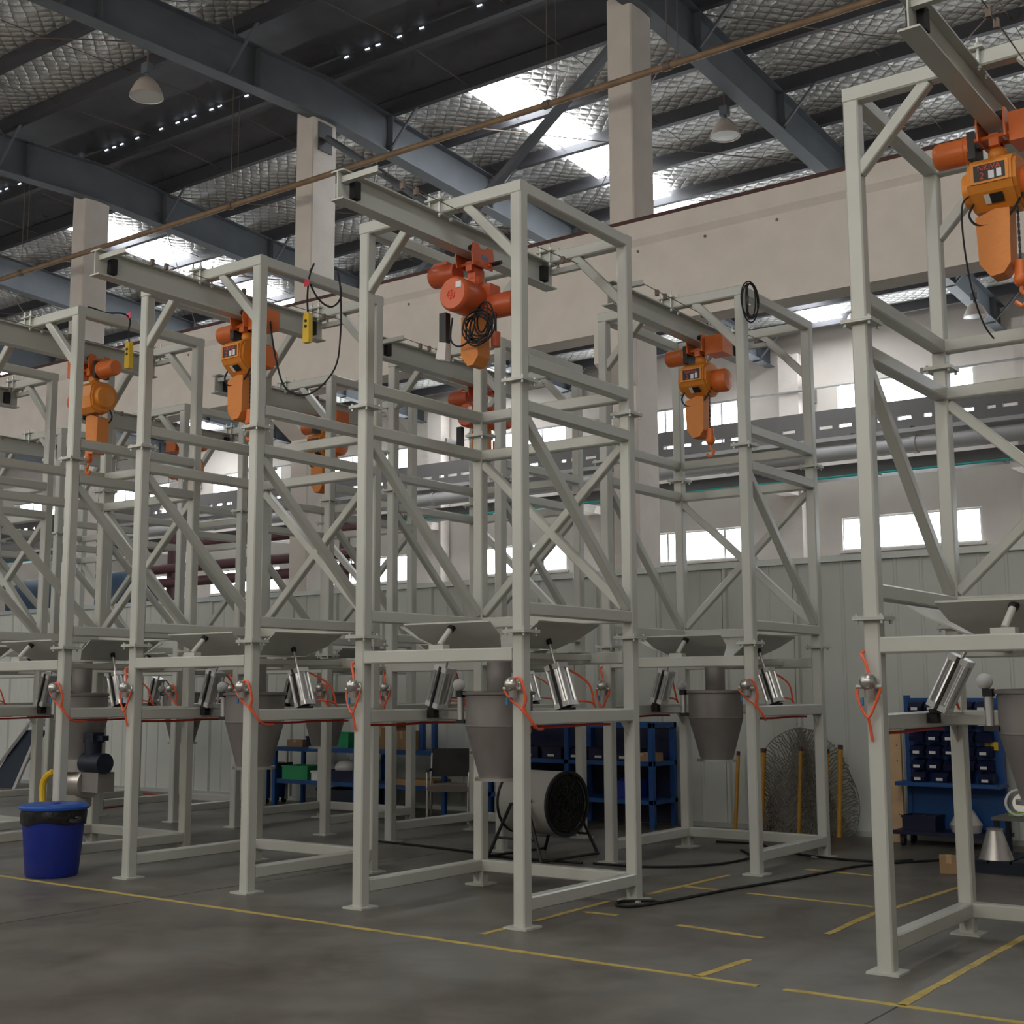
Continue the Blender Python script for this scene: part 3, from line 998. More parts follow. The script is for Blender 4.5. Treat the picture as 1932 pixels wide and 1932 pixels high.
# ================================================================ hoists
def hoist_common(t, m_body):
    """trolley hanging from the beam flange; local z 0 is the beam underside"""
    for sx in (-1, 1):
        p = MB().prism([(-0.13, -0.10), (0.13, -0.10), (0.15, 0.0), (0.13, 0.085), (0.06, 0.085), (0.04, 0.055), (-0.04, 0.055), (-0.06, 0.085), (-0.13, 0.085), (-0.15, 0.0)], sx * 0.085 - 0.006, sx * 0.085 + 0.006, 0)
        s = part('side_plate', p, m_body, t)
        for yy in (-0.09, 0.09):
            part('trolley_wheel', MB().cyl((sx * 0.03, yy, 0.045), (sx * 0.078, yy, 0.045), 0.036, n=16), 'black', s)
    part('spreader_bar', MB().cyl((-0.12, -0.07, -0.07), (0.12, -0.07, -0.07), 0.014, n=8).cyl((-0.12, 0.07, -0.07), (0.12, 0.07, -0.07), 0.014, n=8).box(-0.03, 0.03, -0.08, 0.08, -0.13, -0.05), m_body, t)


def hoist_box(loc, label, rotz=0, wires=True):
    t = thing('chain_hoist', label, 'hoist', loc, rotz, 'chain hoists on the frames')
    hoist_common(t, 'orange2')
    mtr = MB().lathe([(0.001, -0.40), (0.07, -0.40), (0.085, -0.385), (0.088, -0.36), (0.088, -0.20), (0.098, -0.19), (0.098, -0.165), (0.001, -0.165)], (0, 0.02, -0.09), 24, 0)
    tm = part('trolley_motor', mtr, 'orange2', t)
    part('motor_flange', MB().box(-0.17, -0.12, -0.07, 0.11, -0.18, 0.0), 'black', tm)
    part('counter_box', MB().box(0.1, 0.30, -0.09, 0.13, -0.13, 0.06), 'orange2', t)
    part('suspension', MB().sphere((0, 0.0, -0.17), 0.06).box(-0.03, 0.03, -0.03, 0.03, -0.22, -0.1), 'orange', t)
    # body
    z0 = -0.38
    pr = [(-0.17, 0.13), (-0.20, 0.09), (-0.21, -0.03), (-0.18, -0.08), (-0.07, -0.17), (0.06, -0.17), (0.12, -0.12), (0.14, 0.0), (0.12, 0.12), (0.05, 0.17), (-0.08, 0.17)]
    b = MB().prism([(p, q + z0) for p, q in pr], -0.13, 0.13, 0)
    b.prism([(p * 0.9, q * 0.9 + z0) for p, q in pr], -0.15, -0.13, 0)
    b.prism([(p * 0.9, q * 0.9 + z0) for p, q in pr], 0.13, 0.15, 0)
    bd = part('body', b, 'orange', t)
    part('display_frame', MB().box(-0.115, 0.115, -0.218, -0.19, z0 - 0.035, z0 + 0.095), 'orange', bd)
    pn = part('display_panel', MB().box(-0.095, 0.095, -0.2215, -0.217, z0 - 0.02, z0 + 0.082), 'black', bd)
    part('nameplate', MB().prism([(-0.172, -0.098 + z0), (-0.118, -0.142 + z0), (-0.115, -0.139 + z0), (-0.169, -0.095 + z0)], -0.02, 0.06, 0), 'black', bd)
    part('nameplate_strip', MB().prism([(-0.172, -0.098 + z0), (-0.118, -0.142 + z0), (-0.115, -0.139 + z0), (-0.169, -0.095 + z0)], -0.055, -0.02, 0), 'label_white', bd)
    part('lift_motor', MB().lathe([(0.001, 0.15), (0.115, 0.15), (0.12, 0.17), (0.12, 0.27), (0.10, 0.30), (0.001, 0.31)], (0, 0.02, z0 - 0.02), 24, 0), 'orange2', t)
    part('gear_cover', MB().lathe([(0.001, -0.15), (0.12, -0.15), (0.11, -0.20), (0.001, -0.215)], (0, -0.02, z0), 24, 0), 'orange', t)
    for me, x_, zz in ((TXT_NAME, 0.0, 0.058), (TXT_CAP, -0.045, 0.008)):
        obj('panel_lettering', me, bd, (x_, -0.2225, z0 + zz), (PI / 2, 0, 0))
    part('panel_mark', MB().box(-0.005, 0.03, -0.223, -0.2215, z0 - 0.015, z0 + 0.035).box(0.045, 0.075, -0.223, -0.2215, z0 - 0.012, z0 + 0.04), 'label_white', bd)
    # chain bag
    part('chain_bag', MB().prism([(-0.105, -0.60), (-0.095, -0.90), (-0.03, -0.99), (0.05, -0.98), (0.095, -0.92), (0.105, -0.57), (0.02, -0.56)], -0.075, 0.075, 1), 'bag', t).location = (-0.02, -0.05, 0)
    part('bag_hanger', MB().cyl((-0.06, -0.05, -0.60), (-0.06, -0.05, -0.53), 0.006, n=6).cyl((0.03, -0.05, -0.60), (0.03, -0.05, -0.53), 0.006, n=6), 'zinc', t)
    ch = MB()
    for k in range(16):
        zz = z0 - 0.17 - k * 0.022
        if k % 2:
            ch.box(0.108, 0.122, -0.056, -0.044, zz - 0.028, zz)
        else:
            ch.box(0.112, 0.118, -0.062, -0.038, zz - 0.028, zz)
    part('chain', ch, 'black', t)
    hk = part('hook_block', MB().cyl((0.115, -0.05, -1.02), (0.115, -0.05, -0.90), 0.045, 0.035).sphere((0.115, -0.05, -1.02), 0.05), 'orange2', t)
    part('hook', MB().tube([(0.115, -0.05, -1.06), (0.115, -0.05, -1.1), (0.15, -0.05, -1.14), (0.115, -0.05, -1.19), (0.07, -0.05, -1.16)], 0.014, n=8), 'orange2', hk)
    if wires:
        part('cable', MB().tube([(-0.13, -0.12, z0 - 0.12), (-0.16, -0.13, z0 - 0.2), (-0.10, -0.12, z0 - 0.27), (0.06, -0.11, z0 - 0.25), (0.16, -0.08, z0 - 0.1)], 0.008, n=6), 'rubber', t)
    return t


def hoist_round(loc, label, coil=True):
    t = thing('chain_hoist', label, 'hoist', loc, 0, 'chain hoists on the frames')
    hoist_common(t, 'red_orange')
    tm = part('trolley_motor', MB().lathe([(0.001, -0.42), (0.085, -0.42), (0.095, -0.40), (0.095, -0.24), (0.08, -0.22), (0.08, -0.16), (0.001, -0.16)], (0, -0.02, -0.10), 20, 0), 'red_orange', t)
    part('motor_rib', MB().box(-0.40, -0.25, -0.05, 0.01, -0.01, 0.01), 'red_orange', tm)
    sp = part('maker_plate', MB().box(0.0915, 0.0935, -0.02, 0.06, -0.03, 0.0), 'label_blue', t)
    part('drive_shaft', MB().cyl((0.07, 0.10, -0.05), (0.20, 0.10, -0.05), 0.018, n=10), 'black', t)
    z0 = -0.36
    part('suspension', MB().sphere((0, 0.02, -0.2), 0.07).box(-0.04, 0.04, -0.04, 0.08, -0.3, -0.1), 'red_orange', t)
    b = MB().lathe([(0.001, -0.27), (0.125, -0.27), (0.142, -0.25), (0.145, -0.22), (0.145, 0.03), (0.13, 0.05), (0.001, 0.05)], (-0.02, 0, z0), 32, 1)
    bd = part('body', b, 'red_orange', t)
    part('body_rating_plate', MB().box(0.02, 0.075, -0.2755, -0.2705, z0 + 0.035, z0 + 0.085), 'label_white', bd)
    em = MB()
    ec = Vector((-0.03, -0.272, z0 - 0.01))
    hx = [ec + Vector((0.04 * math.cos(q), 0, 0.04 * math.sin(q))) for q in [PI / 3 * i + 0.25 for i in range(7)]]
    em.tube(hx, 0.004, n=5, sub=1)
    for i in range(3):
        em.tube([hx[i], hx[i + 3]], 0.0035, n=5, sub=1)
    part('emblem', em, 'label_red', bd)
    part('gear_case', MB().box(-0.12, 0.16, 0.0, 0.14, z0 - 0.13, z0 + 0.12), 'red_orange', t)
    part('lift_motor', MB().lathe([(0.001, 0.05), (0.10, 0.05), (0.10, 0.25), (0.08, 0.28), (0.001, 0.28)], (0.08, 0.08, z0 - 0.06), 20, 0), 'red_orange', t)
    part('chain_bag', MB().prism([(-0.08, -0.52), (-0.085, -0.84), (-0.02, -0.93), (0.04, -0.93), (0.09, -0.86), (0.085, -0.5)], -0.08, 0.08, 1), 'bag', t).location = (0.02, -0.02, 0)
    hk = part('hook_block', MB().cyl((0.2, 0.02, -0.78), (0.2, 0.02, -0.66), 0.04), 'red_orange', t)
    part('chain', MB().cyl((0.2, 0.02, -0.66), (0.2, 0.02, -0.46), 0.01, n=6), 'black', t)
    part('pendant', MB().box(-0.26, -0.19, -0.14, -0.08, -0.72, -0.46), 'black', t)
    part('pendant_wrap', MB().prism([(-0.29, -0.84), (-0.19, -0.86), (-0.18, -0.72), (-0.26, -0.70)], -0.15, -0.08, 1), 'plastic_wrap', t)
    if coil:
        c = MB()
        for k in range(9):
            rr = 0.105 + 0.045 * random.random()
            cx, cz = 0.17 + 0.045 * random.uniform(-1, 1), -0.62 + 0.05 * random.uniform(-1, 1)
            an = random.uniform(-0.8, 0.8)
            pts = [(cx + rr * math.cos(q) * math.cos(an), -0.16 + rr * math.cos(q) * math.sin(an), cz + rr * math.sin(q)) for q in [2 * PI * i / 18 for i in range(19)]]
            c.tube(pts, 0.007, n=6, sub=1)
        part('cable_coil', c, 'rubber', t)
        part('cable', MB().tube([(-0.12, -0.14, z0 - 0.16), (-0.13, -0.15, -0.7), (-0.03, -0.17, -0.78), (0.08, -0.17, -0.74), (0.13, -0.16, -0.6)], 0.008, n=6), 'rubber', t)
    return t


TXT_NAME = text_mesh('NKIVA', 0.048, 'label_red')
TXT_CAP = text_mesh('2', 0.062, 'label_red')


def hp(k, y):
    xr, y0 = TW[k][:2]
    return (xr - W / 2, y0 + y, ZB0)


hoist_box(hp('D_', 0.48), 'orange electric chain hoist nearest the viewer at the right edge, number 2 on its panel')
hoist_box(hp('A', 0.62), 'orange electric chain hoist half hidden by a front row leg, beside the yellow pendant')
hoist_box(hp('C', 0.68), 'orange electric chain hoist on the second row frame right of the middle')
hoist_box(hp('Z', 0.82), 'orange electric chain hoist on the frame behind the blue bin', PI)
hoist_box(hp('F', 0.75), 'small orange chain hoist seen between the two front row frames')
hoist_box(hp('G', 0.75), 'small orange chain hoist seen just right of the second frame leg', PI)
hoist_box(hp('Y', 0.75), 'orange chain hoist on the frame cut by the left picture edge')
hoist_round(hp('B', 0.50), 'red-orange hoist with a round drum body and a black cable coil')
hoist_round(hp('E', 0.72), 'red hoist partly hidden behind the middle frame, on the second row', False)


# pendants and cables hung over the beams
def pendant(loc, label, pts):
    t = thing('control_pendant', label, 'pendant', loc, 0, 'yellow control pendants')
    part('grip', MB().prism([(-0.035, -0.28), (0.035, -0.28), (0.04, -0.24), (0.035, -0.02), (0.02, 0.0), (-0.02, 0.0), (-0.035, -0.02), (-0.04, -0.24)], -0.025, 0.025, 1), 'yellow', t)
    part('button', MB().cyl((0, -0.025, -0.08), (0, -0.033, -0.08), 0.014, n=10).cyl((0, -0.025, -0.13), (0, -0.033, -0.13), 0.014, n=10), 'black', t)
    part('cable', MB().tube(pts, 0.009, n=6), 'rubber', t)
    part('tag', MB().box(-0.035, 0.03, -0.02, -0.015, 0.25, 0.31), 'pink', t)
    return t


pendant((-2.80, 0.56, 5.10), 'yellow control pendant on a long looped cable over a top beam',
        [(0, 0, 0), (-0.01, 0, 0.15), (0.0, 0.01, 0.34), (0.0, 0.06, 0.47), (-0.08, 0.14, 0.50), (-0.14, 0.14, 0.40), (-0.06, 0.18, 0.20), (0.02, 0.28, 0.12), (0.03, 0.40, 0.25), (0.02, 0.36, 0.47), (0.06, 0.36, 0.30), (0.05, 0.38, -0.1), (0.0, 0.36, -0.45), (-0.2, 0.25, -0.68), (-0.42, 0.15, -0.62), (-0.52, 0.1, -0.3), (-0.6, 0.1, 0.05)])
pendant((-5.42, 0.60, 5.26), 'yellow control pendant hanging from the second front row frame at left',
        [(0, 0, 0), (-0.02, 0, 0.12), (0.0, 0.0, 0.24), (-0.02, -0.08, 0.29), (-0.1, -0.22, 0.28), (-0.1, -0.38, 0.29), (-0.14, -0.42, 0.30)])
t = thing('cable_coil', 'black cable coil hung on the top corner of the second row frame', 'cable', (0.23, 3.44, 5.30))
for k in range(4):
    c = MB()
    rr = (0.16, 0.14, 0.125, 0.15)[k]
    ox = (0.0, 0.02, -0.01, 0.03)[k]
    pts = [(ox + 0.25 * rr * math.cos(q), -0.02 * k + (0.55, 0.2, -0.35, 0.75)[k] * rr * math.cos(q), rr * 1.2 * math.sin(q) + (0.04, 0.06, 0.07, 0.05)[k]) for q in [2 * PI * i / 20 for i in range(21)]]
    c.tube(pts, 0.007, n=6, sub=1)
    part('loop', c, 'rubber', t)
t = thing('control_cable', 'thin black cable dropping beside the nearest orange hoist', 'cable', (3.37 - 0.14, 0.36, 4.75))
part('wire', MB().tube([(0, 0, 0), (-0.05, 0, -0.06), (-0.05, 0.0, -0.3), (-0.02, 0.02, -0.6), (0.03, 0.05, -0.82), (0.08, 0.08, -0.92)], 0.006, n=6), 'rubber', t)

# ================================================================ things on the floor
# floor lines
LINES = [((-14, -0.42), (-5.6, -0.50)), ((-5.6, -0.50), (-1.42, -0.60)), ((-1.42, -0.60), (2.12, -0.68)), ((2.28, -0.675), (6.0, -0.69)),
         ((1.721, -0.66), (1.746, -0.03)), ((2.946, -0.67), (2.939, 3.2)), ((1.808, 1.05), (1.746, 2.2)), ((1.79, 2.3), (1.863, 3.81)),
         ((-0.084, 0.885), (0.22, 0.89)), ((0.79, 0.79), (1.51, 0.67)), ((-0.112, 1.89), (-0.08, 3.3)), ((-0.09, 2.475), (0.334, 2.44)),
         ((0.53, 2.43), (1.65, 2.35)), ((-0.14, -0.3), (-0.15, 0.0)), ((-0.143, 0.34), (-0.188, 1.43)), ((0.33, 4.07), (1.0, 4.0))]
LLAB = ['far left run of the long yellow floor line', 'yellow floor line run beside the blue bin', 'yellow floor line run before the middle frame', 'yellow floor line run before the nearest frame',
        'short yellow stub off the long floor line', 'yellow floor line running back beside the nearest frame', 'yellow floor line running back left of the nearest frame', 'yellow floor line passing behind the nearest leg',
        'small yellow mark beside the middle frame foot', 'faint yellow dash on the open floor', 'yellow floor line leading to the second row foot', 'small yellow cross mark near the black cable',
        'thin yellow line crossing the open bay', 'yellow scrap of line at the foot of the middle frame', 'worn yellow line under the side rail of the middle frame', 'faint yellow line beyond the second row foot']
for (a, b_), lab in zip(LINES, LLAB):
    a, b_ = Vector((*a, 0)), Vector((*b_, 0))
    L = (b_ - a).length
    d = (b_ - a) / L
    nn = Vector((-d.y, d.x, 0))
    n = max(3, int(L / 0.12))
    v = []
    for i in range(n + 1):
        p = a + d * (L * i / n)
        w0, w1 = 0.028 + random.uniform(-0.008, 0.004), 0.028 + random.uniform(-0.008, 0.004)
        for q in (p + nn * w0, p - nn * w1):
            v += [(q.x, q.y, 0.0), (q.x, q.y, 0.0025)]
    fs = []
    for i in range(n):
        k = 4 * i
        fs += [(k + 1, k + 3, k + 7, k + 5), (k, k + 1, k + 5, k + 4), (k + 2, k + 6, k + 7, k + 3)]
    mb = MB()
    mb.add(v, fs)
    tag(obj('floor_line', mb.mesh('floor_line', 'line_yellow')), lab, 'floor line', 'yellow lines painted on the floor')


def cable(pts, label, r=0.012, mt='rubber', name='floor_cable'):
    o = obj(name, MB().tube([(p[0], p[1], r) for p in pts], r, n=6).mesh(name, mt))
    return tag(o, label, 'cable')


cable([(1.33, 5.59), (0.734, 4.615), (0.606, 3.907), (0.49, 3.137), (0.357, 2.488), (0.26, 1.79), (0.16, 1.3), (0.02, 1.22), (-0.06, 1.40), (0.10, 1.56), (0.24, 1.52)], 'black cable crossing the open bay and curling by the middle frame foot')
cable([(0.95, 5.2), (0.72, 4.9), (0.15, 4.90), (-0.487, 5.2), (-0.9, 5.6), (-1.372, 5.55)], 'black cable running under the second row frame')
cable([(-1.5, 3.24), (-0.9, 3.33), (-0.5, 3.8), (-0.45, 4.5), (-0.8, 5.0)], 'black cable lying in a bend inside the second row frame')
cable([(-4.6, 3.50), (-3.98, 3.45), (-3.05, 3.3), (-2.5, 3.15), (-1.6, 3.2)], 'black cable trailing from the drum fan to the left')
cable([(-10.57, 4.2), (-10.93, 5.2), (-11.4, 6.2), (-12.5, 6.6)], 'dark red hose lying on the floor at the left', 0.014, 'hose_dark', 'floor_hose')

# blue bin
t = thing('waste_bin', 'blue plastic bin with a lid and a black liner, standing at the left', 'bin', (-5.20, -0.22, 0))
t.scale = (0.94, 0.94, 1.03)
part('tub', MB().lathe([(0.001, 0.0), (0.235, 0.0), (0.25, 0.02), (0.305, 0.58), (0.001, 0.58)], n=36), 'bin_blue', t)
b = MB()
NL = 40
v, f = [], []
for k, (r, z) in enumerate(((0.305, 0.60), (0.315, 0.56), (0.312, 0.50), (0.308, 0.45))):
    for i in range(NL):
        q = 2 * PI * i / NL
        dz = (0.03 * math.sin(q + 2.2) + 0.012 * math.sin(5 * q)) if k == 3 else 0
        rr = r + 0.004 * math.sin(9 * q + k)
        v.append((rr * math.cos(q), rr * math.sin(q), z + dz))
for k in range(3):
    for i in range(NL):
        f.append((k * NL + i, (k + 1) * NL + i, (k + 1) * NL + (i + 1) % NL, k * NL + (i + 1) % NL))
b.add(v, f, True)
part('liner', b, 'bag_black', t)
lid = part('lid', MB().lathe([(0.30, 0.585), (0.332, 0.59), (0.335, 0.61), (0.325, 0.625), (0.28, 0.635), (0.20, 0.63), (0.10, 0.632), (0.001, 0.632)], n=40), 'lid_blue', t)
part('lid_knob', MB().cyl((0.0, 0.0, 0.632), (0.0, 0.0, 0.645), 0.075, 0.06, n=20), 'bin_blue', lid)
part('handle', MB().tube([(0.31, 0.03, 0.52), (0.35, 0.05, 0.51), (0.36, 0.0, 0.49), (0.31, -0.04, 0.5)], 0.02), 'black', t)
# yellow guard handle behind the bin
t = thing('push_handle', 'yellow curved push handle standing behind the leg at the blue bin', 'handle', (-6.55, 0.62, 0))
part('bow', MB().tube([(0, 0, 0.0), (-0.02, 0, 0.35), (-0.06, 0, 0.6), (-0.05, 0, 0.75), (0.04, 0, 0.83), (0.12, 0, 0.86)], 0.035), 'yellow', t)
part('foot', MB().box(-0.12, 0.12, -0.08, 0.08, 0, 0.04), 'black', t)

# drum fan
t = thing('drum_fan', 'large drum fan with black guard on a black tube stand', 'fan', (-2.20, 3.40, 0), math.radians(-5))
t.scale = (1.07, 1.07, 1.0)
part('drum', MB().lathe([(0.30, -0.28), (0.315, -0.28), (0.315, 0.28), (0.30, 0.28), (0.30, -0.28)], (0, 0, 0.55), 40, 0), 'fan_grey', t)
for sx in (-1, 1):
    g = part('guard', MB().lathe([(0.295, sx * 0.285), (0.325, sx * 0.285), (0.325, sx * 0.305), (0.295, sx * 0.305), (0.295, sx * 0.285)], (0, 0, 0.55), 40, 0), 'black', t)
    b = MB()
    for r in [0.03 + 0.033 * k for k in range(9)]:
        b.lathe([(r - 0.004, sx * 0.292), (r + 0.004, sx * 0.292), (r + 0.004, sx * 0.300), (r - 0.004, sx * 0.300), (r - 0.004, sx * 0.292)], (0, 0, 0.55), 32, 0)
    for k in range(16):
        q = 2 * PI * k / 16
        b.cyl((sx * 0.30, 0.03 * math.cos(q), 0.55 + 0.03 * math.sin(q)), (sx * 0.30, 0.3 * math.cos(q), 0.55 + 0.3 * math.sin(q)), 0.003, n=4)
    part('guard_wires', b, 'black', g)
    if sx > 0:
        part('black_disc', MB().cyl((0.262, 0, 0.55), (0.268, 0, 0.55), 0.296, n=32), 'black', g)  # plain black disc across the drum behind the guard
part('fan_motor', MB().cyl((-0.2, 0, 0.55), (0.1, 0, 0.55), 0.10), 'motor_blue', t)
for k in range(4):
    q = k * PI / 2 + 0.3
    part('blade', MB().add([(0.12, 0.05 * math.cos(q), 0.55 + 0.05 * math.sin(q)), (0.16, 0.28 * math.cos(q - 0.3), 0.55 + 0.28 * math.sin(q - 0.3)), (0.22, 0.28 * math.cos(q + 0.35), 0.55 + 0.28 * math.sin(q + 0.35)), (0.18, 0.06 * math.cos(q + 0.5), 0.55 + 0.06 * math.sin(q + 0.5))], [(0, 1, 2, 3), (3, 2, 1, 0)]), 'black', t)
for sy in (-1, 1):
    s = part('stand', MB().tube([(-0.33, sy * 0.42, 0.015), (-0.10, sy * 0.345, 0.55), (0.13, sy * 0.33, 0.59)], 0.016, sub=1).tube([(0.33, sy * 0.42, 0.015), (0.10, sy * 0.345, 0.55)], 0.016, sub=1), 'black', t)
    part('cross_tube', MB().tube([(-0.25, sy * 0.39, 0.22), (0.25, sy * 0.39, 0.22)], 0.012, sub=1), 'black', s)
part('stand_tube', MB().tube([(0.33, -0.42, 0.03), (0.33, 0.42, 0.03)], 0.014, sub=1).tube([(-0.33, -0.42, 0.03), (-0.33, 0.42, 0.03)], 0.014, sub=1), 'black', t)

# chair
t = thing('office_chair', 'grey padded visitor chair with black back and metal legs', 'chair', (-5.27, 5.70, 0), math.radians(34))
part('seat', MB().prism([(-0.27, 0.43), (-0.22, 0.40), (0.22, 0.40), (0.27, 0.43), (0.24, 0.475), (0, 0.49), (-0.24, 0.475)], -0.25, 0.22, 1), 'fabric', t)
part('backrest', MB().prism([(0.24, 0.56), (0.28, 0.56), (0.34, 0.90), (0.30, 0.92)], -0.25, 0.25, 0), 'black', t)
for sx in (-1, 1):
    part('leg', MB().tube([(sx * 0.26, -0.25, 0), (sx * 0.26, -0.22, 0.42), (sx * 0.27, -0.18, 0.64)], 0.014, sub=2), 'steel', t)
    part('leg', MB().tube([(sx * 0.26, 0.30, 0), (sx * 0.26, 0.24, 0.42), (sx * 0.25, 0.30, 0.86)], 0.014, sub=2), 'steel', t)
    part('armrest', MB().tube([(sx * 0.27, -0.18, 0.64), (sx * 0.27, 0.0, 0.66), (sx * 0.26, 0.26, 0.65)], 0.02, sub=3), 'black', t)

# blue workbench along the partition
BX0, BX1, BY0, BY1 = -9.05, -5.75, 6.20, 6.85
t = thing('workbench', 'long blue steel workbench with a lower shelf against the panels', 'workbench', (BX0, BY0, 0))
part('top', MB().box(0, BX1 - BX0, 0, BY1 - BY0, 0.80, 0.86), 'rack_blue', t)
part('shelf', MB().box(0.03, BX1 - BX0 - 0.03, 0.03, BY1 - BY0 - 0.03, 0.33, 0.39), 'rack_blue', t)
for x in (0.0, 1.62, 3.24):
    for y in (0.0, 0.59):
        part('leg', MB().beam((x + 0.03, y + 0.03, 0), (x + 0.03, y + 0.03, 0.80), 0.06), 'rack_blue', t)
t2 = thing('shelf_upright', 'blue steel upright rack standing on the workbench end', 'rack', (-6.35, 6.45, 0.86))
for x in (0.0, 0.22):
    part('upright', MB().beam((x, 0, 0), (x, 0, 0.55), 0.07), 'rack_blue', t2)
part('crossbar', MB().box(-0.05, 0.30, -0.03, 0.03, 0.50, 0.55), 'rack_blue', t2)


def crate(loc, size, mt, label, cat='crate', name='storage_crate', rotz=0):
    t = thing(name, label, cat, loc, rotz)
    x, y, z = size
    b = MB()
    w = 0.012
    b.box(-x / 2, x / 2, -y / 2, y / 2, 0, w).box(-x / 2, -x / 2 + w, -y / 2, y / 2, w, z).box(x / 2 - w, x / 2, -y / 2, y / 2, w, z)
    b.box(-x / 2 + w, x / 2 - w, -y / 2, -y / 2 + w, w, z).box(-x / 2 + w, x / 2 - w, y / 2 - w, y / 2, w, z)
    part('tub', b, mt, t)
    part('rim', MB().box(-x / 2 - 0.01, x / 2 + 0.01, -y / 2 - 0.01, -y / 2, z - 0.025, z).box(-x / 2 - 0.01, x / 2 + 0.01, y / 2, y / 2 + 0.01, z - 0.025, z), mt, t)
    return t


def carton(loc, size, label, rotz=0, open_=False):
    t = thing('cardboard_box', label, 'box', loc, rotz)
    x, y, z = size
    part('carton', MB().box(-x / 2, x / 2, -y / 2, y / 2, 0, z), 'cardboard', t)
    part('tape', MB().box(-0.025, 0.025, -y / 2 - 0.001, y / 2 + 0.001, z * 0.6, z + 0.001), 'wood', t)
    if open_:
        for sx in (-1, 1):
            part('flap', MB().prism([(sx * x / 2, z), (sx * (x / 2 + 0.09), z + 0.07), (sx * (x / 2 + 0.088), z + 0.075), (sx * x / 2 - 0.004 * sx, z + 0.004)], -y / 2, y / 2, 1), 'cardboard', t)
    return t


crate((-8.62, 6.42, 0.39), (0.52, 0.36, 0.20), 'green', 'green plastic crate on the workbench lower shelf')
crate((-7.70, 6.40, 0.39), (0.60, 0.36, 0.16), 'rack_navy', 'dark blue crate holding a wrapped part on the workbench lower shelf')
tag(obj('wrapped_part', MB().sphere((0, 0, 0.12), 0.2, sz=0.6).mesh('wrapped_part', 'plastic_wrap')), 'grey plastic wrapped bundle in the dark blue crate', 'bundle').location = (-7.7, 6.40, 0.46)
crate((-8.20, 6.33, 0.39), (0.14, 0.2, 0.14), 'label_white', 'small white box beside the green crate', 'box', 'parts_box')
crate((-7.85, 6.50, 0.86), (0.38, 0.3, 0.22), 'green', 'green crate standing on top of the workbench')
carton((-8.72, 6.45, 0.86), (0.32, 0.25, 0.10), 'low orange brown carton at the left end of the workbench')
crate((-8.35, 6.48, 0.86), (0.30, 0.26, 0.16), 'rack_navy', 'dark tool box on top of the workbench beside the low carton', 'tool box', 'tool_box')
carton((-7.05, 6.5, 0.86), (0.42, 0.36, 0.30), 'brown cardboard box with open flaps on the workbench', 0.1, True)
carton((-6.62, 6.48, 0.86), (0.34, 0.34, 0.26), 'smaller brown cardboard box on the workbench beside the blue upright')
carton((-6.3, 6.4, 0.39), (0.7, 0.38, 0.08), 'flat cardboard sheet pack on the workbench lower shelf')
crate((-7.75, 6.45, 0.0), (0.8, 0.45, 0.28), 'motor_blue', 'dark grey crate on the floor under the workbench')
# blue cabinet and stacked cases left of the bench
t = thing('tool_trolley', 'blue tool trolley standing left of the workbench', 'trolley', (-9.40, 6.55, 0))
part('cabinet', MB().box(-0.14, 0.10, -0.22, 0.22, 0.08, 0.55), 'rack_blue', t)
for x in (-0.10, 0.06):
    for y in (-0.18, 0.18):
        part('castor', MB().cyl((x - 0.02, y, 0.04), (x + 0.02, y, 0.04), 0.04), 'black', t)
part('handle_post', MB().beam((0.14, -0.15, 0.05), (0.14, -0.15, 0.85), 0.04).beam((0.14, 0.15, 0.05), (0.14, 0.15, 0.85), 0.04), 'steel', t)
part('top_tray', MB().box(-0.16, 0.18, -0.24, 0.24, 0.55, 0.60), 'black', t)

# blue shelf rack with bins under the middle frame
SX0, SX1, SY0, SY1 = -5.15, -2.62, 6.35, 6.95
t = thing('shelf_rack', 'low blue three level shelf rack against the panels', 'shelf', (SX0, SY0, 0))
for x in (0.035, 1.26, SX1 - SX0 - 0.035):
    for y in (0.035, SY1 - SY0 - 0.035):
        part('post', MB().beam((x, y, 0), (x, y, 1.27), 0.07), 'rack_blue', t)
for z in (0.34, 0.80):
    part('shelf', MB().box(0, SX1 - SX0, 0.0, SY1 - SY0, z - 0.05, z), 'rack_blue', t)
part('top_frame', MB().box(0, SX1 - SX0, 0, 0.06, 1.21, 1.27).box(0, SX1 - SX0, SY1 - SY0 - 0.06, SY1 - SY0, 1.21, 1.27).box(0, 0.06, 0.06, SY1 - SY0 - 0.06, 1.21, 1.27).box(SX1 - SX0 - 0.06, SX1 - SX0, 0.06, SY1 - SY0 - 0.06, 1.21, 1.27), 'rack_blue', t)
part('back_sheet', MB().box(0.07, SX1 - SX0 - 0.07, SY1 - SY0 - 0.01, SY1 - SY0, 0.02, 1.2), 'rack_navy', t)
ordn = ['first', 'second', 'third', 'fourth', 'fifth', 'sixth', 'seventh']
for k in range(6):
    c = crate((SX0 + 0.28 + 0.36 * k, 6.56, 0.80), (0.30, 0.32, 0.15), 'rack_navy', 'navy parts bin on the low blue shelf rack, %s from left' % ordn[k], 'bin', 'parts_bin')
    part('card', MB().box(-0.05, 0.05, -0.176, -0.171, 0.03, 0.06), 'label_white', c)
carton((SX1 - 0.25, 6.62, 0.80), (0.34, 0.24, 0.10), 'pale carton at the right end of the blue shelf rack')
crate((SX1 - 0.55, 6.62, 0.34), (0.4, 0.36, 0.22), 'bin_blue', 'blue crate on the lower level of the shelf rack', 'crate')
crate((SX0 + 0.8, 6.62, 0.34), (0.9, 0.36, 0.2), 'rack_navy', 'long navy crate on the lower level of the shelf rack', 'crate')

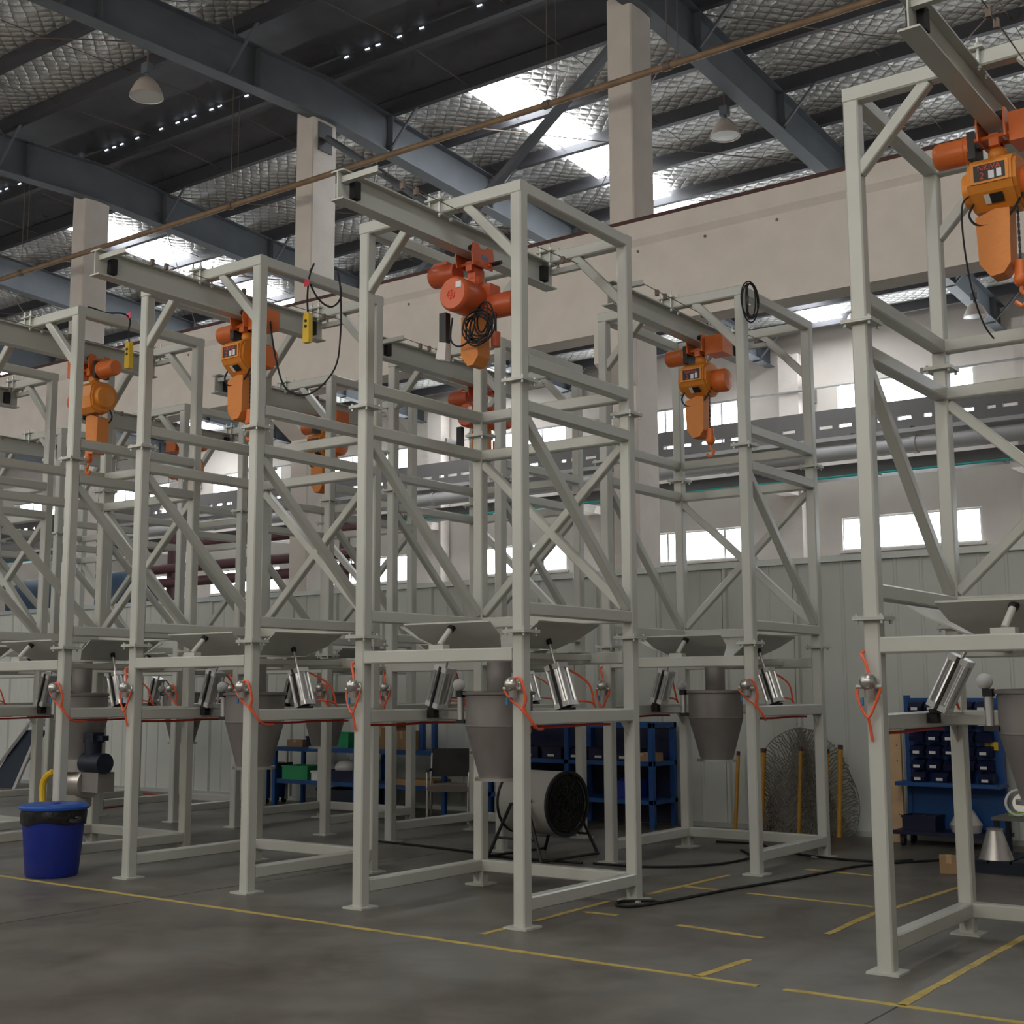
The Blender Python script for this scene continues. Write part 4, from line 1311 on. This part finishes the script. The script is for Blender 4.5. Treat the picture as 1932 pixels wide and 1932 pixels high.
# yellow posts and wire mesh leaning on the partition
for (x, h, lab, rr) in ((-1.75, 0.88, 'thin yellow pole behind the steel hopper, leftmost of the poles', 0.022), (-1.42, 0.92, 'thick yellow post just right of the hopper outlet', 0.036), (-0.94, 0.95, 'slim yellow pole before the wire mesh', 0.022), (-0.62, 0.93, 'thick yellow post left of the last yellow post', 0.034), (-0.45, 0.98, 'yellow post nearest the frame leg on the right', 0.030)):
    y = 6.80
    t = thing('steel_post', lab, 'post', (x, y, 0), 0, 'yellow posts leaning at the wall')
    part('tube', MB().cyl((0, -0.03, 0.0), (0, 0.10, h), rr, n=12), 'post_yellow', t)
    part('rust_cap', MB().cyl((0, 0.10, h), (0, 0.107, h + 0.05), rr * 1.02, n=12), 'rust_rail', t)
t = thing('wire_mesh_roll', 'crumpled wire mesh sheet leaning on the white panels behind the yellow posts', 'wire mesh', (-0.95, 6.93, 0))
b = MB()
random.seed(11)


def mesh_pt(u, v):
    # rounded sheet
    w_ = 0.62 + 0.05 * math.sin(3 * v)
    x_ = u * w_
    top = 1.22 * math.sqrt(max(0.02, 1 - 0.75 * u * u))
    return Vector((x_ + random.uniform(-0.014, 0.014), 0.06 * math.sin(7 * u + 3 * v) * 0.6 - 0.02 + 0.05 * v + random.uniform(-0.01, 0.01), v * top + random.uniform(-0.014, 0.012) * (1 if v > 0 else 0)))


NU = 46
for i in range(NU):
    for sgn in (1, -1):
        prev = None
        for j in range(27):
            v_ = j / 26
            u_ = -1 + 2 * i / (NU - 1) + sgn * 1.0 * v_
            if -1 <= u_ <= 1:
                p = mesh_pt(u_, v_)
                if prev is not None:
                    q = Vector((0, 0.003, 0.0))
                    dd = (p - prev)
                    nx = Vector((dd.z, 0, -dd.x)).normalized() * 0.006
                    b.add([prev - nx, prev + nx, p + nx, p - nx, prev - nx + q, prev + nx + q, p + nx + q, p - nx + q], [(0, 1, 2, 3), (7, 6, 5, 4), (0, 4, 5, 1), (3, 2, 6, 7), (1, 5, 6, 2), (0, 3, 7, 4)])
                prev = p
            else:
                prev = None
o = part('wires', b, 'mesh_wire', t)
o['kind'] = 'stuff'
part('rim_wire', MB().tube([mesh_pt(-1, 0), mesh_pt(-1, 0.5), mesh_pt(-1, 1), mesh_pt(-0.6, 1), mesh_pt(0, 1), mesh_pt(0.6, 1), mesh_pt(1, 1), mesh_pt(1, 0.5), mesh_pt(1, 0)], 0.005, n=5), 'mesh_wire', t)

# blue tool rack with parts bins
RX0, RX1, RY = 0.36, 1.42, 6.72
t = thing('tool_rack', 'blue louvred rack on castors against the panels, at the right', 'rack', (RX0, RY, 0))
w = RX1 - RX0
part('back_panel', MB().box(0.03, w - 0.03, 0.08, 0.10, 0.16, 1.57), 'rack_blue', t)
for x in (0.0, w - 0.05):
    part('post', MB().box(x, x + 0.05, 0.06, 0.14, 0.10, 1.60), 'rack_blue', t)
part('ledge', MB().box(-0.03, w + 0.03, -0.24, 0.08, 0.63, 0.67), 'rack_blue', t)
part('base_tray', MB().box(-0.05, w + 0.05, -0.32, 0.12, 0.12, 0.16), 'rack_navy', t)
for x in (0.05, w - 0.05):
    for y in (-0.26, 0.06):
        part('castor', MB().cyl((x - 0.02, y, 0.05), (x + 0.02, y, 0.05), 0.05, n=14).box(x - 0.03, x + 0.03, y - 0.02, y + 0.02, 0.08, 0.12), 'black', t)
bn = MB()
bn.prism([(0, 0), (-0.15, 0), (-0.17, 0.05), (-0.10, 0.10), (0, 0.11)], -0.075, 0.075, 0)
bme = bn.mesh('parts_bin', 'rack_navy')
cme = MB().box(-0.035, 0.035, -0.180, -0.172, 0.02, 0.05).mesh('card', 'label_white')
rows = ['top', 'second', 'third', 'fourth', 'fifth']
for r, z in enumerate((1.42, 1.26, 1.10, 0.95, 0.80)):
    for k in range(5):
        o = obj('parts_bin', bme, None, (RX0 + 0.17 + 0.18 * k, RY + 0.078, z))
        tag(o, 'navy parts bin, %s row of the blue tool rack, %s from left' % (rows[r], ordn[k]), 'bin', 'parts bins on the tool rack')
        if (r * 5 + k) % 4 != 2:
            c = obj('card', cme, o)
for k in range(4):
    o = obj('parts_bin', bme, None, (RX0 + 0.2 + 0.24 * k, RY + 0.0, 0.67))
    tag(o, 'navy parts bin on the ledge of the blue tool rack, %s from the left' % ordn[k], 'bin', 'parts bins on the tool rack')
    obj('card', cme, o)
t = thing('warning_plate', 'small yellow plate fixed at the right of the blue tool rack', 'plate', (RX1 - 0.12, RY + 0.05, 1.06))
part('plate', MB().box(-0.07, 0.07, 0, 0.01, -0.045, 0.045), 'yellow', t)
part('mark', MB().prism([(-0.03, -0.02), (0.0, -0.02), (-0.015, 0.012)], -0.002, 0.0, 1), 'black', t)
crate((RX0 + 0.22, RY - 0.10, 0.16), (0.36, 0.3, 0.16), 'rack_navy', 'navy crate on the base of the blue tool rack')
tag(obj('plastic_bag', MB().lathe([(0.001, 0), (0.15, 0.0), (0.17, 0.08), (0.10, 0.2), (0.04, 0.27), (0.001, 0.28)], n=14).mesh('plastic_bag', 'plastic_wrap')), 'grey plastic bag slumped on the base of the blue tool rack', 'bag').location = (RX0 + 0.68, RY - 0.10, 0.16)
tag(obj('plastic_bag', MB().lathe([(0.001, 0), (0.09, 0.0), (0.1, 0.05), (0.05, 0.12), (0.001, 0.13)], n=12).mesh('plastic_bag', 'plastic_wrap')), 'small grey plastic bag in the navy crate below the blue tool rack', 'bag').location = (RX0 + 0.22, RY - 0.10, 0.18)
t = thing('timber_post', 'pale timber plank standing left of the blue tool rack', 'timber', (0.27, 6.72, 0))
part('plank', MB().beam((0, 0, 0), (0, 0, 1.36), 0.13, 0.04, ch=0.05, upv=(0, 1, 0)), 'wood', t)
b = MB()
for z in (0.3, 0.62, 0.88, 1.05):
    b.cyl((0.02, -0.0215, z), (0.02, -0.0195, z), 0.008, n=8)
part('knots', b, 'rust_rail', t)

# pallet with stainless parts
PX, PY = 1.62, 4.72
t = thing('pallet', 'dark low pallet holding stainless fittings, beyond the nearest frame', 'pallet', (PX, PY, 0))
for y in (0.05, 0.4, 0.75):
    part('bearer', MB().box(0, 1.2, y - 0.04, y + 0.04, 0, 0.09), 'motor_blue', t)
for k in range(6):
    part('deck_board', MB().box(0.01 + 0.2 * k, 0.19 + 0.2 * k, 0, 0.8, 0.09, 0.115), 'motor_blue', t)
t = thing('steel_cone', 'shiny stainless cone standing on the dark pallet', 'cone', (PX + 0.22, PY + 0.18, 0.115))
part('cone', MB().lathe([(0.155, 0.0), (0.145, 0.0), (0.06, 0.26), (0.068, 0.26), (0.155, 0.0)], n=32), 'steel', t)
part('neck', MB().lathe([(0.06, 0.26), (0.075, 0.26), (0.075, 0.275), (0.06, 0.275), (0.06, 0.26)], n=28), 'steel', t)
t = thing('fitting_stand', 'small dark work table behind the pallet with fittings on it', 'table', (PX + 0.45, PY + 0.95, 0))
part('top', MB().box(-0.45, 0.65, -0.12, 0.35, 0.40, 0.43), 'duct_dark', t)
for x in (-0.41, 0.61):
    for y in (-0.08, 0.31):
        part('leg', MB().beam((x, y, 0), (x, y, 0.40), 0.05), 'motor_blue', t)
t = thing('flange_ring', 'white flanged elbow ring tilted on the small table', 'ring', (PX + 0.22, PY + 1.0, 0.43), 0)
b = MB()
pts = [(0.11 * math.cos(q), 0.09 * math.cos(q) * 0.4 + 0.02 * math.sin(q), 0.135 + 0.12 * math.sin(q)) for q in [2 * PI * i / 28 for i in range(29)]]
b.tube(pts, 0.014, n=8, sub=1)
part('ring', b, 'label_white', t)
part('body', MB().cyl((0.02, 0.12, 0.10), (0.03, 0.03, 0.13), 0.095, n=24), 'steel', t)
part('sticker', MB().box(-0.10, 0.06, -0.005, 0.01, 0.0, 0.05), 'lime', t)
for k, (dx, dy, h) in enumerate(((0.50, 0.98, 0.24), (0.78, 1.0, 0.27))):
    t = thing('sanitary_valve', ['stainless flanged valve on the small table, beside the white ring', 'stainless flanged valve on the small table, at the picture edge'][k], 'valve', (PX + dx, PY + dy, 0.43))
    part('valve_body', MB().lathe([(0.001, 0), (0.10, 0.0), (0.10, 0.02), (0.06, 0.03), (0.055, h - 0.08), (0.1, h - 0.07), (0.1, h - 0.05), (0.001, h - 0.05)], n=24), 'steel', t)
    part('cap', MB().cyl((0, 0, h - 0.05), (0, 0, h), 0.095, n=24), 'label_white', t)
    part('lever', MB().tube([(0.05, 0, h * 0.5), (0.12, -0.02, h * 0.55), (0.14, -0.04, h * 0.3)], 0.012), 'black', t)
t = thing('pipe_elbow', 'stainless elbow piece lying on the dark pallet', 'fitting', (PX + 0.55, PY + 0.25, 0.115))
part('elbow', MB().tube([(0.0, 0, 0.0), (0.0, 0, 0.12), (0.05, 0.0, 0.2), (0.16, 0, 0.22)], 0.06, n=16), 'steel', t)
part('flange', MB().cyl((0.16, 0, 0.22), (0.18, 0, 0.22), 0.085, n=20), 'steel', t)
t = thing('steel_tray', 'flat stainless strip lying on the pallet at the right', 'tray', (PX + 0.78, PY + 0.05, 0.115))
part('strip', MB().box(-0.15, 0.3, -0.04, 0.04, 0.0, 0.03), 'alu', t)
part('lip', MB().box(-0.15, 0.3, -0.05, -0.04, 0.0, 0.05), 'alu', t)
carton((1.50, 4.60, 0), (0.16, 0.18, 0.15), 'small orange brown cardboard box on the floor by the pallet', 0.3)
# easel-like steel rack leaning at the left part of the partition
t = thing('aframe_trestle', 'grey steel trestle with dark sheet leaning on the panels at the left edge', 'trestle', (-15.6, 6.2, 0))
for sx in (-1, 1):
    part('leg', MB().beam((sx * 0.5, -0.3, 0), (sx * 0.15, 0.5, 1.25), 0.06), 'pipe_grey', t)
part('crossbar', MB().beam((-0.25, 0.42, 1.1), (0.25, 0.42, 1.1), 0.06), 'pipe_grey', t)
part('sheet', MB().prism([(-0.25, 0.02), (0.40, 1.0), (0.42, 1.0), (-0.22, 0.02)], -0.35, 0.35, 0), 'motor_blue', t)
